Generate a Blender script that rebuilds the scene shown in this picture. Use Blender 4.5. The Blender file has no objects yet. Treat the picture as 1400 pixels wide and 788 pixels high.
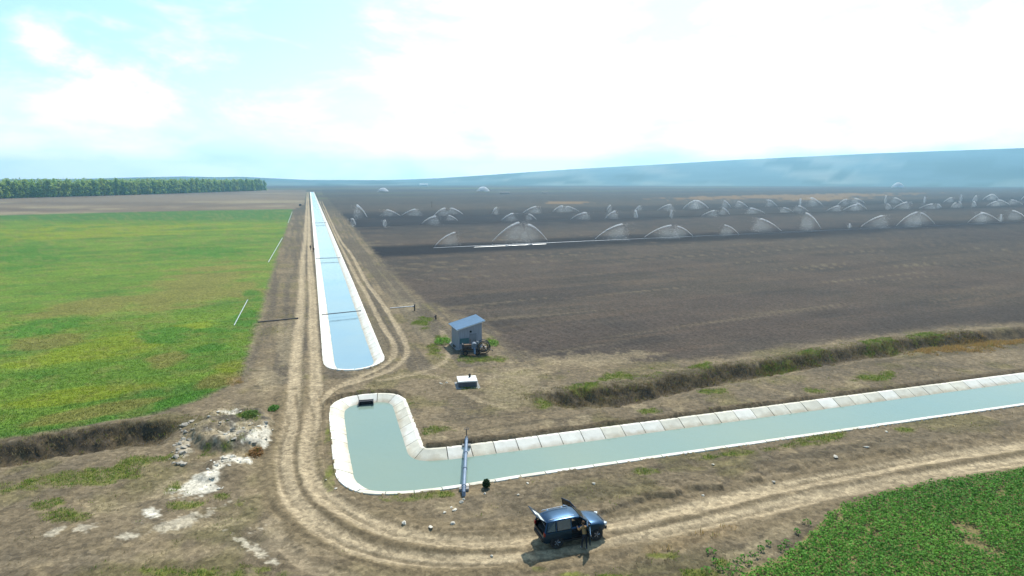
import bpy, bmesh, math, random
import numpy as np
from mathutils import Vector, Matrix

random.seed(7)
rng = np.random.default_rng(7)
scene = bpy.context.scene
COL = scene.collection
R = math.radians

# ------------------------------------------------------------------ camera
F, CX, CY, HY, CAMH = 850.0, 700.0, 394.0, 247.0, 22.0      # photo is 1400 x 788
TH = math.atan((CY - HY) / F)
cT, sT = math.cos(TH), math.sin(TH)
cam_d = bpy.data.cameras.new("camera")
cam_d.sensor_width = 36.0
cam_d.lens = 36.0 * F / 1400.0
cam_d.clip_start = 0.5
cam_d.clip_end = 60000.0
cam = bpy.data.objects.new("camera", cam_d)
COL.objects.link(cam)
cam.location = (0, 0, CAMH)
cam.rotation_euler = (math.pi / 2 - TH, 0, 0)
scene.camera = cam

# ------------------------------------------------------------------ sun and sky
SUN_EL, SUN_AZ = R(50), R(15)          # azimuth measured from +Y towards +X
sun_vec = Vector((math.sin(SUN_AZ) * math.cos(SUN_EL), math.cos(SUN_AZ) * math.cos(SUN_EL), math.sin(SUN_EL)))
sd = bpy.data.lights.new("sun", 'SUN')
sd.energy = 5.0
sd.angle = R(0.55)
sd.color = (1.0, 0.94, 0.84)
so = bpy.data.objects.new("sun", sd)
COL.objects.link(so)
so.rotation_euler = sun_vec.to_track_quat('Z', 'Y').to_euler()

world = bpy.data.worlds.new("World")
scene.world = world
world.use_nodes = True
wt = world.node_tree
wt.nodes.clear()
def wn(t, **kw):
    n = wt.nodes.new(t)
    for k, v in kw.items():
        setattr(n, k, v)
    return n
w_out = wn('ShaderNodeOutputWorld')
w_bg = wn('ShaderNodeBackground')
w_bg.inputs['Strength'].default_value = 0.11
sky = wn('ShaderNodeTexSky', sky_type='NISHITA', sun_disc=False)
sky.sun_elevation = SUN_EL
sky.sun_rotation = SUN_AZ
sky.altitude = 100
sky.air_density = 1.0
sky.dust_density = 1.2
sky.ozone_density = 1.6
w_tc = wn('ShaderNodeTexCoord')
w_map = wn('ShaderNodeMapping')
w_map.inputs['Scale'].default_value = (1.0, 1.0, 2.6)
w_map.inputs['Location'].default_value = (3.1, 0.7, 0.35)
w_n1 = wn('ShaderNodeTexNoise')
w_n1.inputs['Scale'].default_value = 3.1
w_n1.inputs['Detail'].default_value = 9.0
w_n1.inputs['Roughness'].default_value = 0.58
w_n1.inputs['Distortion'].default_value = 0.25
w_sep = wn('ShaderNodeSeparateXYZ')
w_el = wn('ShaderNodeMapRange')           # more cloud towards the horizon
w_el.inputs['From Min'].default_value = 0.0
w_el.inputs['From Max'].default_value = 0.42
w_el.inputs['To Min'].default_value = 0.31
w_el.inputs['To Max'].default_value = -0.17
w_dot = wn('ShaderNodeVectorMath', operation='DOT_PRODUCT')   # the cloud bank lies towards the sun
w_dot.inputs[1].default_value = (math.sin(R(16)), math.cos(R(16)), 0.0)
w_sd = wn('ShaderNodeMapRange')
w_sd.inputs['From Min'].default_value = 0.80
w_sd.inputs['From Max'].default_value = 0.99
w_sd.inputs['To Min'].default_value = -0.07
w_sd.inputs['To Max'].default_value = 0.11
w_a1 = wn('ShaderNodeMath', operation='ADD')
w_a2 = wn('ShaderNodeMath', operation='ADD')
w_ramp = wn('ShaderNodeMapRange', interpolation_type='SMOOTHSTEP')
w_ramp.inputs['From Min'].default_value = 0.50
w_ramp.inputs['From Max'].default_value = 0.71
w_n2 = wn('ShaderNodeTexNoise')           # light and dark inside the clouds
w_n2.inputs['Scale'].default_value = 5.5
w_n2.inputs['Detail'].default_value = 6.0
w_cc = wn('ShaderNodeValToRGB')
w_cc.color_ramp.elements[0].position = 0.36
w_cc.color_ramp.elements[0].color = (8.6, 10.6, 11.0, 1)
w_cc.color_ramp.elements[1].position = 0.58
w_cc.color_ramp.elements[1].color = (13.4, 13.6, 12.9, 1)
w_gain = wn('ShaderNodeMix', data_type='RGBA', blend_type='MULTIPLY')
w_gain.inputs[0].default_value = 1.0
w_gain.inputs[7].default_value = (1.42, 1.66, 1.5, 1)
w_mix = wn('ShaderNodeMix', data_type='RGBA')
L = wt.links.new
L(w_tc.outputs['Generated'], w_map.inputs['Vector'])
L(w_map.outputs['Vector'], w_n1.inputs['Vector'])
L(w_map.outputs['Vector'], w_n2.inputs['Vector'])
L(w_tc.outputs['Generated'], w_sep.inputs[0])
L(w_sep.outputs['Z'], w_el.inputs['Value'])
L(w_tc.outputs['Generated'], w_dot.inputs[0])
L(w_dot.outputs['Value'], w_sd.inputs['Value'])
L(w_n1.outputs['Fac'], w_a1.inputs[0]); L(w_el.outputs['Result'], w_a1.inputs[1])
L(w_a1.outputs[0], w_a2.inputs[0]); L(w_sd.outputs['Result'], w_a2.inputs[1])
L(w_a2.outputs[0], w_ramp.inputs['Value'])
L(w_n2.outputs['Fac'], w_cc.inputs['Fac'])
L(w_ramp.outputs['Result'], w_mix.inputs[0])
L(sky.outputs['Color'], w_gain.inputs[6])
L(w_gain.outputs[2], w_mix.inputs[6])
w_br = wn('ShaderNodeMapRange')          # clouds glow more on the sun's side
w_br.inputs['From Min'].default_value = 0.0
w_br.inputs['From Max'].default_value = 0.95
w_br.inputs['To Min'].default_value = 0.8
w_br.inputs['To Max'].default_value = 1.08
L(w_dot.outputs['Value'], w_br.inputs['Value'])
w_sc = wn('ShaderNodeVectorMath', operation='SCALE')
L(w_cc.outputs['Color'], w_sc.inputs[0]); L(w_br.outputs['Result'], w_sc.inputs['Scale'])
L(w_sc.outputs[0], w_mix.inputs[7])
L(w_mix.outputs[2], w_bg.inputs['Color'])
L(w_bg.outputs[0], w_out.inputs['Surface'])

scene.view_settings.view_transform = 'Standard'
scene.view_settings.look = 'None'
scene.view_settings.exposure = 0.25
scene.view_settings.gamma = 1.0
scene.view_settings.use_curve_mapping = False
scene.cycles.use_denoising = True
scene.cycles.max_bounces = 6
scene.cycles.diffuse_bounces = 4
scene.cycles.transparent_max_bounces = 12
scene.cycles.volume_bounces = 0

# ------------------------------------------------------------------ helpers
def G(x, y, z=0.0):
    """photo pixel -> point on the level plane z"""
    u, v = (x - CX) / F, (CY - y) / F
    dy, dz = cT + v * sT, -sT + v * cT
    k = (z - CAMH) / dz
    return (u * k, dy * k)
def mpp(y):
    return CAMH / (cT * (y - HY))
def px_of(X, Y, Z=0.0):
    dep = Y * cT - (Z - CAMH) * sT
    up = Y * sT + (Z - CAMH) * cT
    dep = np.where(dep > 0.1, dep, 0.1)
    return CX + F * X / dep, CY - F * up / dep
def lin(c):
    c = c / 255.0
    return c / 12.92 if c <= 0.04045 else ((c + 0.055) / 1.055) ** 2.4
def C(r, g, b, k=0.8):
    return np.array([lin(r) * k, lin(g) * k, lin(b) * k])

def hash2(ix, iy, seed):
    with np.errstate(over='ignore'):
        h = (ix.astype(np.int64) * 374761393 + iy.astype(np.int64) * 668265263 + seed * 974634777) & 0xffffffff
        h = ((h ^ (h >> 13)) * 1274126177) & 0xffffffff
        h = h ^ (h >> 16)
    return (h & 0xffffff) / float(0xffffff)
def vnoise(x, y, seed=0):
    ix, iy = np.floor(x), np.floor(y)
    fx, fy = x - ix, y - iy
    fx = fx * fx * (3 - 2 * fx); fy = fy * fy * (3 - 2 * fy)
    a, b = hash2(ix, iy, seed), hash2(ix + 1, iy, seed)
    c, d = hash2(ix, iy + 1, seed), hash2(ix + 1, iy + 1, seed)
    return (a + (b - a) * fx) * (1 - fy) + (c + (d - c) * fx) * fy
def fbm(x, y, oct=4, seed=0, gain=0.55):
    s, a, t = 0.0, 1.0, 0.0
    for k in range(oct):
        s = s + a * vnoise(x, y, seed + k * 17); t += a
        x, y, a = x * 2.03 + 11.3, y * 2.03 + 7.7, a * gain
    return s / t
def sst(a, b, x):
    t = np.clip((x - a) / (b - a), 0, 1)
    return t * t * (3 - 2 * t)

def catmull(pts, n=6, closed=False):
    P = [np.array(p, float) for p in pts]
    out, m = [], len(P)
    for i in range(m if closed else m - 1):
        p1, p2 = P[i], P[(i + 1) % m]
        p0 = P[i - 1] if (i > 0 or closed) else 2 * p1 - p2
        p3 = P[(i + 2) % m] if (i + 2 < m or closed) else 2 * p2 - p1
        for k in range(n):
            t = k / n
            out.append(0.5 * (2 * p1 + (p2 - p0) * t + (2 * p0 - 5 * p1 + 4 * p2 - p3) * t * t + (3 * p1 - p0 - 3 * p2 + p3) * t ** 3))
    if not closed:
        out.append(P[-1])
    return np.array(out)
def gpts(pix, z=0.0, n=5):
    return catmull([G(x, y, z) for x, y in pix], n)
def polyd(X, Y, pts, reach=30.0, closed=False):
    """distance, signed distance (+ on the right of travel) and arc length to a polyline"""
    D = np.full(X.shape, 1e6); S = np.full(X.shape, 1e6); A = np.zeros(X.shape)
    mn, mx = pts.min(0) - reach, pts.max(0) + reach
    idx = np.nonzero((X > mn[0]) & (X < mx[0]) & (Y > mn[1]) & (Y < mx[1]))[0]
    x, y = X[idx], Y[idx]
    d = np.full(x.shape, 1e6); s = np.full(x.shape, 1e6); a = np.zeros(x.shape)
    acc = 0.0
    n = len(pts)
    for i in range(n if closed else n - 1):
        p, q = pts[i], pts[(i + 1) % n]
        v = q - p; l = math.hypot(*v)
        if l < 1e-9:
            continue
        t = np.clip(((x - p[0]) * v[0] + (y - p[1]) * v[1]) / (l * l), 0, 1)
        ex, ey = x - p[0] - t * v[0], y - p[1] - t * v[1]
        dd = np.hypot(ex, ey)
        side = np.where(v[0] * ey - v[1] * ex < 0, 1.0, -1.0)
        m = dd < d
        d = np.where(m, dd, d); s = np.where(m, dd * side, s); a = np.where(m, acc + t * l, a)
        acc += l
    D[idx], S[idx], A[idx] = d, s, a
    return D, S, A
def inside(X, Y, poly):
    r = np.zeros(X.shape, bool)
    n = len(poly)
    for i in range(n):
        (x1, y1), (x2, y2) = poly[i], poly[(i + 1) % n]
        if y1 == y2:
            continue
        r ^= ((y1 > Y) != (y2 > Y)) & (X < (x2 - x1) * (Y - y1) / (y2 - y1) + x1)
    return r

# ---------- object helpers
def tag(o, label=None, cat=None, group=None, kind=None):
    if label: o['label'] = label
    if cat: o['category'] = cat
    if group: o['group'] = group
    if kind: o['kind'] = kind
    return o
def empty(name, loc=(0, 0, 0), rz=0.0):
    o = bpy.data.objects.new(name, None)
    o.empty_display_size = 0.2
    COL.objects.link(o)
    o.location = loc
    o.rotation_euler = (0, 0, rz)
    return o
def link(name, me, mats, parent=None):
    o = bpy.data.objects.new(name, me)
    COL.objects.link(o)
    if not isinstance(mats, (list, tuple)):
        mats = [mats]
    if not me.materials:
        for m in mats:
            me.materials.append(m)
    if parent is not None:
        o.parent = parent
    return o
def mesh_np(name, V, faces, smooth=False, colors=None, mi=None):
    """V (n,3); faces: int array (m,3|4) or list of lists"""
    me = bpy.data.meshes.new(name)
    if isinstance(faces, np.ndarray):
        m, k = faces.shape
        me.vertices.add(len(V)); me.vertices.foreach_set('co', np.ascontiguousarray(V, dtype=np.float32).ravel())
        me.loops.add(m * k); me.loops.foreach_set('vertex_index', np.ascontiguousarray(faces, dtype=np.int32).ravel())
        me.polygons.add(m)
        me.polygons.foreach_set('loop_start', np.arange(0, m * k, k, dtype=np.int32))
        me.update(calc_edges=True)
    else:
        me.from_pydata([tuple(v) for v in V], [], faces)
        me.update()
    if colors is not None:
        a = me.color_attributes.new('Col', 'FLOAT_COLOR', 'POINT')
        c = np.ones((len(V), 4), np.float32); c[:, :colors.shape[1]] = colors
        a.data.foreach_set('color', c.ravel())
    if smooth:
        me.polygons.foreach_set('use_smooth', np.ones(len(me.polygons), bool))
    me.update()
    return me

class MB:
    """collects simple solids for one mesh"""
    def __init__(self): self.v, self.f = [], []
    def add(self, vs, fs):
        o = len(self.v)
        self.v += [tuple(v) for v in vs]; self.f += [[i + o for i in f] for f in fs]
        return self
    def box(self, c, s, rot=None, taper=1.0):
        vs = []
        for sx, sy, sz in [(-1,-1,-1),(1,-1,-1),(1,1,-1),(-1,1,-1),(-1,-1,1),(1,-1,1),(1,1,1),(-1,1,1)]:
            t = taper if sz > 0 else 1.0
            p = Vector((sx * s[0] / 2 * t, sy * s[1] / 2 * t, sz * s[2] / 2))
            if rot is not None: p = rot @ p
            vs.append(p + Vector(c))
        return self.add(vs, [[0,3,2,1],[4,5,6,7],[0,1,5,4],[1,2,6,5],[2,3,7,6],[3,0,4,7]])
    def tube(self, pts, r, n=10, cap=True):
        pts = [Vector(p) for p in pts]
        rs = r if isinstance(r, (list, tuple)) else [r] * len(pts)
        vs, fs = [], []
        up = None
        for i, p in enumerate(pts):
            d = (pts[min(i + 1, len(pts) - 1)] - pts[max(i - 1, 0)]).normalized()
            if up is None:
                up = Vector((0, 0, 1)) if abs(d.z) < 0.9 else Vector((1, 0, 0))
            a = d.cross(up).normalized(); b = a.cross(d).normalized(); up = b
            for k in range(n):
                t = 2 * math.pi * k / n
                vs.append(p + (a * math.cos(t) + b * math.sin(t)) * rs[i])
        for i in range(len(pts) - 1):
            for k in range(n):
                k2 = (k + 1) % n
                fs.append([i * n + k, i * n + k2, (i + 1) * n + k2, (i + 1) * n + k])
        if cap:
            fs.append(list(range(n))[::-1]); fs.append([(len(pts) - 1) * n + k for k in range(n)])
        return self.add(vs, fs)
    def prism(self, pts, depth_vec):
        n = len(pts); d = Vector(depth_vec)
        vs = [Vector(p) for p in pts] + [Vector(p) + d for p in pts]
        fs = [list(range(n))[::-1], [n + k for k in range(n)]] + [[k, (k + 1) % n, n + (k + 1) % n, n + k] for k in range(n)]
        return self.add(vs, fs)
    def torus(self, c, axis_rot, R0, r0, n=24, m=10, squash=1.0):
        vs, fs = [], []
        for i in range(n):
            a = 2 * math.pi * i / n
            for j in range(m):
                b = 2 * math.pi * j / m
                rr = R0 + r0 * math.cos(b)
                p = Vector((rr * math.cos(a), rr * math.sin(a), r0 * squash * math.sin(b)))
                vs.append(axis_rot @ p + Vector(c))
        for i in range(n):
            for j in range(m):
                fs.append([i * m + j, ((i + 1) % n) * m + j, ((i + 1) % n) * m + (j + 1) % m, i * m + (j + 1) % m])
        return self.add(vs, fs)
    def mesh(self, name, smooth=False, bevel=0.0):
        me = bpy.data.meshes.new(name)
        me.from_pydata(self.v, [], self.f)
        bm = bmesh.new(); bm.from_mesh(me)
        bmesh.ops.recalc_face_normals(bm, faces=bm.faces)
        if bevel > 0:
            bmesh.ops.bevel(bm, geom=[e for e in bm.edges], offset=bevel, segments=2, profile=0.6, affect='EDGES', clamp_overlap=True)
        bm.to_mesh(me); bm.free()
        if smooth:
            for p in me.polygons: p.use_smooth = True
            try:
                me.set_sharp_from_angle(angle=R(38))
            except Exception:
                pass
        me.update()
        return me
    def build(self, name, mats, parent=None, smooth=False, bevel=0.0):
        return link(name, self.mesh(name, smooth, bevel), mats, parent)

# ---------- material helpers
def new_mat(name):
    m = bpy.data.materials.new(name); m.use_nodes = True
    return m, m.node_tree, m.node_tree.nodes['Principled BSDF']
def mat(name, col, rough=0.6, metal=0.0, var=0.15, scale=6.0, bump=0.0, bscale=30.0, spec=0.4, coat=0.0, vcol=False, objrand=0.0, coords='Object', stretch=(1,1,1), translucent=0.0):
    m, nt, b = new_mat(name)
    N = nt.nodes.new
    b.inputs['Roughness'].default_value = rough
    b.inputs['Metallic'].default_value = metal
    b.inputs['Specular IOR Level'].default_value = spec
    b.inputs['Coat Weight'].default_value = coat
    b.inputs['Coat Roughness'].default_value = 0.08
    tc = N('ShaderNodeTexCoord'); mp = N('ShaderNodeMapping'); mp.inputs['Scale'].default_value = stretch
    nt.links.new(tc.outputs[coords], mp.inputs['Vector'])
    nz = N('ShaderNodeTexNoise'); nz.inputs['Scale'].default_value = scale; nz.inputs['Detail'].default_value = 6; nz.inputs['Roughness'].default_value = 0.62
    nt.links.new(mp.outputs[0], nz.inputs['Vector'])
    mr = N('ShaderNodeMapRange'); mr.inputs['From Min'].default_value = 0.25; mr.inputs['From Max'].default_value = 0.75
    mr.inputs['To Min'].default_value = 1 - var; mr.inputs['To Max'].default_value = 1 + var
    nt.links.new(nz.outputs['Fac'], mr.inputs['Value'])
    fac = mr.outputs['Result']
    if objrand > 0:
        oi = N('ShaderNodeObjectInfo'); m2 = N('ShaderNodeMapRange')
        m2.inputs['To Min'].default_value = 1 - objrand; m2.inputs['To Max'].default_value = 1 + objrand * 0.6
        nt.links.new(oi.outputs['Random'], m2.inputs['Value'])
        mm = N('ShaderNodeMath'); mm.operation = 'MULTIPLY'
        nt.links.new(fac, mm.inputs[0]); nt.links.new(m2.outputs[0], mm.inputs[1]); fac = mm.outputs[0]
    vm = N('ShaderNodeVectorMath'); vm.operation = 'SCALE'
    if vcol:
        at = N('ShaderNodeAttribute'); at.attribute_name = 'Col'
        nt.links.new(at.outputs['Color'], vm.inputs[0])
    else:
        vm.inputs[0].default_value = tuple(col[:3])
    nt.links.new(fac, vm.inputs['Scale'])
    nt.links.new(vm.outputs[0], b.inputs['Base Color'])
    if bump > 0:
        nb = N('ShaderNodeTexNoise'); nb.inputs['Scale'].default_value = bscale; nb.inputs['Detail'].default_value = 5
        nt.links.new(mp.outputs[0], nb.inputs['Vector'])
        bp = N('ShaderNodeBump'); bp.inputs['Strength'].default_value = bump; bp.inputs['Distance'].default_value = 0.05
        nt.links.new(nb.outputs['Fac'], bp.inputs['Height']); nt.links.new(bp.outputs[0], b.inputs['Normal'])
    if translucent > 0:
        tr = N('ShaderNodeBsdfTranslucent'); mx = N('ShaderNodeMixShader'); mx.inputs[0].default_value = translucent
        nt.links.new(vm.outputs[0], tr.inputs['Color'])
        nt.links.new(b.outputs[0], mx.inputs[1]); nt.links.new(tr.outputs[0], mx.inputs[2])
        nt.links.new(mx.outputs[0], nt.nodes['Material Output'].inputs['Surface'])
    return m

def ground_material():
    m, nt, b = new_mat('ground_soil')
    N = nt.nodes.new; L = nt.links.new
    b.inputs['Roughness'].default_value = 0.95
    b.inputs['Specular IOR Level'].default_value = 0.12
    at = N('ShaderNodeAttribute'); at.attribute_name = 'Col'
    tc = N('ShaderNodeTexCoord')
    n1 = N('ShaderNodeTexNoise'); n1.inputs['Scale'].default_value = 2.2; n1.inputs['Detail'].default_value = 9; n1.inputs['Roughness'].default_value = 0.72
    n2 = N('ShaderNodeTexNoise'); n2.inputs['Scale'].default_value = 0.09; n2.inputs['Detail'].default_value = 7; n2.inputs['Roughness'].default_value = 0.65
    n3 = N('ShaderNodeTexVoronoi'); n3.inputs['Scale'].default_value = 7.0
    for n in (n1, n2, n3): L(tc.outputs['Object'], n.inputs['Vector'])
    def rng_(src, a, b_, lo, hi):
        r = N('ShaderNodeMapRange'); r.inputs['From Min'].default_value = a; r.inputs['From Max'].default_value = b_
        r.inputs['To Min'].default_value = lo; r.inputs['To Max'].default_value = hi
        L(src, r.inputs['Value']); return r.outputs[0]
    f1 = rng_(n1.outputs['Fac'], 0.30, 0.70, 0.72, 1.25)
    f2 = rng_(n2.outputs['Fac'], 0.3, 0.7, 0.86, 1.14)
    f3 = rng_(n3.outputs['Distance'], 0.0, 0.7, 1.12, 0.86)
    def mul(a, c):
        k = N('ShaderNodeMath'); k.operation = 'MULTIPLY'; L(a, k.inputs[0]); L(c, k.inputs[1]); return k.outputs[0]
    n4 = N('ShaderNodeTexVoronoi'); n4.inputs['Scale'].default_value = 3.4; L(tc.outputs['Object'], n4.inputs['Vector'])
    sp = N('ShaderNodeSeparateColor'); L(n4.outputs['Color'], sp.inputs[0])
    f4 = rng_(sp.outputs[0], 0.0, 1.0, 0.74, 1.26)
    n5 = N('ShaderNodeTexNoise'); n5.inputs['Scale'].default_value = 0.55; n5.inputs['Detail'].default_value = 8; n5.inputs['Roughness'].default_value = 0.75
    L(tc.outputs['Object'], n5.inputs['Vector'])
    f5 = rng_(n5.outputs['Fac'], 0.32, 0.68, 0.86, 1.15)
    f = mul(mul(mul(f1, f2), f3), mul(f4, f5))
    vm = N('ShaderNodeVectorMath'); vm.operation = 'SCALE'
    L(at.outputs['Color'], vm.inputs[0]); L(f, vm.inputs['Scale'])
    L(vm.outputs[0], b.inputs['Base Color'])
    nb = N('ShaderNodeTexNoise'); nb.inputs['Scale'].default_value = 3.6; nb.inputs['Detail'].default_value = 9; nb.inputs['Roughness'].default_value = 0.7
    L(tc.outputs['Object'], nb.inputs['Vector'])
    bp = N('ShaderNodeBump'); bp.inputs['Strength'].default_value = 0.55; bp.inputs['Distance'].default_value = 0.09
    L(nb.outputs['Fac'], bp.inputs['Height']); L(bp.outputs[0], b.inputs['Normal'])
    return m
M_ground = ground_material()

# ------------------------------------------------------------------ layout read off the photo (ground plane)
AZL = R(-17.9)
E1 = np.array([math.sin(AZL), math.cos(AZL)])      # along the long canal, away from the camera
E2 = np.array([math.cos(AZL), -math.sin(AZL)])     # along the cross canal, to the right
# long canal outline (top edge of the lining), walked with the water on the LEFT-hand side... closed polygon
def P(*pix): return [np.array(G(x, y)) for x, y in pix]
lc_left_far = np.array(G(424.0, 262.2)); lc_left_near = np.array(G(443.5, 478))
lc_dir = (lc_left_far - lc_left_near); lc_dir /= np.linalg.norm(lc_dir)
lc_nrm = np.array([lc_dir[1], -lc_dir[0]])          # to the right
LCW = 7.0
lc_end = P((444.6, 493), (447, 499), (453, 503), (466, 505.5), (484, 505.5), (500, 503), (513, 498.5), (520.5, 494), (522.5, 489.5), (519.5, 482))
lc_near_curve = catmull(lc_end, 5)
right0 = lc_near_curve[-1]
s0 = np.dot(right0 - lc_left_near, lc_dir)
LEN_L = 1230.0
# open path: far left -> near left -> round the end -> near right -> far right (water on the left of travel)
left_pts = [lc_left_near + lc_dir * s for s in list(np.linspace(LEN_L, 260, 20)) + list(np.arange(255, 4.9, -5.0))]
r_off = np.dot(right0 - lc_left_near, lc_nrm)
def right_at(s):
    w = r_off + (LCW - r_off) * min(1, max(0, (s - s0) / 60.0))
    return lc_left_near + lc_dir * s + lc_nrm * w
right_pts = [right_at(s) for s in list(np.arange(s0 + 3, 255, 5.0)) + list(np.linspace(260, LEN_L, 20))]
long_outline = np.array(left_pts + list(lc_near_curve) + right_pts)

# cross canal with its basin: starts far right on the near edge, runs left, round the basin, back along the far edge
def line_pt(a, b, X):
    t = (X - a[0]) / (b[0] - a[0]); return a + (b - a) * t
nearA, nearB = np.array(G(672, 656.5)), np.array(G(1400, 552.5))
farA, farB = np.array(G(690, 604.5)), np.array(G(1400, 511.5))
XR = 125.0
near_line = [line_pt(nearA, nearB, x) for x in np.arange(XR, 0.0, -2.0)]
far_line = [line_pt(farA, farB, x) for x in np.arange(0.5, XR + 0.1, 2.0)]
basin = P((633, 664), (590, 669.5), (549, 673.5), (505, 673), (483, 667.5), (468, 656), (462.5, 642), (459.5, 620), (457, 597), (455, 575), (454.6, 562),
          (458.5, 553.5), (475, 545), (508, 540.2), (534, 540), (548.5, 545), (553.5, 554), (560, 572), (567, 590), (572.5, 606), (576, 612.5), (583, 615.5), (600, 614.7), (619.6, 613), (655, 608.5))
cross_outline = catmull(near_line + basin + far_line, 3)

# tracks (photo pixels on the ground)
outer_lane = gpts([(420, 262.5), (418.6, 300), (414.5, 350), (412.5, 400), (411, 430), (407, 470), (404, 510), (402, 540), (399, 577), (392.5, 612), (390.5, 641), (398, 676), (421, 705), (456, 731), (499, 751), (557, 763), (629, 767), (690, 763), (720, 759), (780, 750), (850, 736), (960, 715), (1086, 685), (1211, 660), (1306, 643), (1400, 630), (1560, 609), (1750, 585)])
inner_lane = gpts([(421.6, 262.5), (422.2, 300), (423.5, 350), (427, 400), (428, 440), (430, 480), (432, 520), (431, 548), (427, 577), (419, 612), (420, 641), (432, 667), (456, 687), (490, 707), (542, 727), (600, 738.5), (658, 741), (720, 738), (780, 730), (850, 716), (960, 691), (1054, 669), (1180, 645.6), (1274, 627), (1400, 609), (1560, 588), (1750, 563)])
mid_line = gpts([(407, 540), (412, 577), (405, 612), (405, 641), (415, 672), (438, 696), (472, 719), (520, 739), (578, 751), (643, 754), (705, 751), (780, 741), (850, 726), (960, 703), (1070, 677), (1195, 653), (1290, 635), (1400, 619), (1560, 598), (1750, 574)])
r_in = gpts([(437, 275.5), (456.5, 318), (469, 343), (487, 378.6), (500, 400), (520, 440), (536, 466), (539.5, 481), (532, 494), (508, 508), (470, 524), (447, 540), (434, 560)])
r_out = gpts([(440, 275.5), (460, 318), (479.5, 346.6), (501, 385.7), (512, 400), (530, 426), (548, 456), (556, 474), (555, 487), (544, 499), (524, 510), (490, 521), (458, 531), (440, 548)])
r_far = gpts([(520, 330), (512, 312), (500, 300)])
r_branch = gpts([(604, 452), (611, 468), (614, 482), (606, 496), (585, 506), (560, 513), (520, 520)])
r_branch2 = gpts([(700, 560), (650, 545), (612, 520), (585, 512), (550, 512)])
l_stray = gpts([(372, 712), (380, 735), (400, 760), (430, 778), (480, 792)])
l_stray2 = gpts([(0, 776), (120, 765), (240, 757), (330, 750), (400, 748), (470, 757)])
# ditches: top edge of the shaded bank (z=0) and its foot (z=-1.9)
DD = 1.25
dl_top = gpts([(-260, 650), (-120, 628), (0, 608), (94, 594.5), (173, 584), (240, 577), (262, 574)])
dr_top = gpts([(728, 543), (785, 536), (854, 529), (926, 516), (996, 503), (1060, 494), (1120, 482), (1200, 470), (1280, 460), (1400, 450), (1560, 436), (1760, 420)])

grain_poly_px = [(-2500, 330), (-1200, 315), (0, 294.5), (200, 289.5), (402, 286.5), (398, 300), (389, 325), (374, 380), (357, 440), (345, 480), (337, 512), (318, 528), (290, 542), (250, 557), (200, 572), (100, 590), (0, 606), (-260, 645), (-900, 720)]
grain_poly = [G(*p) for p in grain_poly_px]
plough_px = [(441, 266), (470, 300), (488, 322), (510, 352), (540, 385), (572, 414), (604, 428), (640, 438), (668, 462), (690, 480), (730, 492), (800, 498), (900, 499), (1000, 493), (1080, 479), (1200, 464), (1300, 452), (1400, 444), (1760, 412), (2600, 380), (4000, 300), (2000, 262), (1000, 257), (441, 259)]
plough_poly = [G(*p) for p in plough_px]
crop_px = [(1400, 641), (1337, 650), (1274.5, 661), (1218, 672), (1174, 683), (1139, 697), (1117, 719), (1098, 736), (1084, 752), (1060, 765), (1023, 782), (985, 800), (900, 850), (1000, 1100), (2400, 900), (2000, 566), (1560, 618)]
crop_poly = [G(*p) for p in crop_px]

def canal_sd(X, Y):
    """signed distance into a canal (positive inside)"""
    d1, _, _ = polyd(X, Y, long_outline, 12.0)
    in1 = inside(X, Y, long_outline)
    d2, _, _ = polyd(X, Y, cross_outline, 12.0)
    in2 = inside(X, Y, cross_outline)
    return np.maximum(np.where(in1, d1, -d1), np.where(in2, d2, -d2))

def ell(px, py, items, wob):
    """soft union of ellipses given in photo pixels"""
    m = np.zeros(px.shape)
    for cx, cy, rx, ry, *rest in items:
        a = rest[0] if rest else 0.0
        ca, sa = math.cos(a), math.sin(a)
        dx, dy = px - cx, py - cy
        u, v = (dx * ca + dy * sa) / rx, (-dx * sa + dy * ca) / ry
        q = np.sqrt(u * u + v * v) + wob
        m = np.maximum(m, 1 - sst(0.72, 1.12, q))
    return m

WHITE = [(268, 665, 34, 14, -0.45), (287, 654, 16, 9, -0.5), (286, 669, 14, 6, -0.25), (318, 633, 24, 7, -0.05), (300, 642, 10, 6, -0.3), (207, 704, 24, 9, -0.1),
         (362, 600, 9, 13, 0.35), (345, 607, 12, 8, -0.5), (318, 572, 14, 6)]
WHITE2 = [(175, 733, 22, 5, -0.2), (75, 728, 22, 6, -0.5), (358, 723, 18, 6, -0.4), (316, 687, 14, 5, -0.1), (240, 716, 40, 8, -0.3), (253, 612, 10, 19, 0.3), (320, 600, 30, 14, -.2), (120, 720, 30, 6, -.2), (340, 745, 40, 8, .5)]
PALE = [(150, 695, 40, 12, -0.1), (330, 590, 42, 22, -0.2), (340, 625, 28, 16), (255, 720, 70, 8, -0.1), (235, 665, 40, 14, -0.5), (700, 520, 52, 22, 0.1), (690, 545, 40, 12), (800, 574, 10, 6), (872, 556, 10, 7), (925, 558, 9, 5), (790, 577, 12, 6), (750, 580, 10, 5),
        (1170, 525, 12, 6), (1080, 540, 8, 5), (820, 490, 70, 9, -0.04), (560, 419, 13, 6), (1055, 735, 45, 12, -0.6), (1020, 760, 40, 14, -0.3), (390, 470, 14, 30), (365, 520, 22, 20), (715, 605, 14, 4), (590, 597, 18, 5), (612, 690, 18, 6), (553, 716, 8, 4), (619, 717, 8, 5)]
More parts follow.
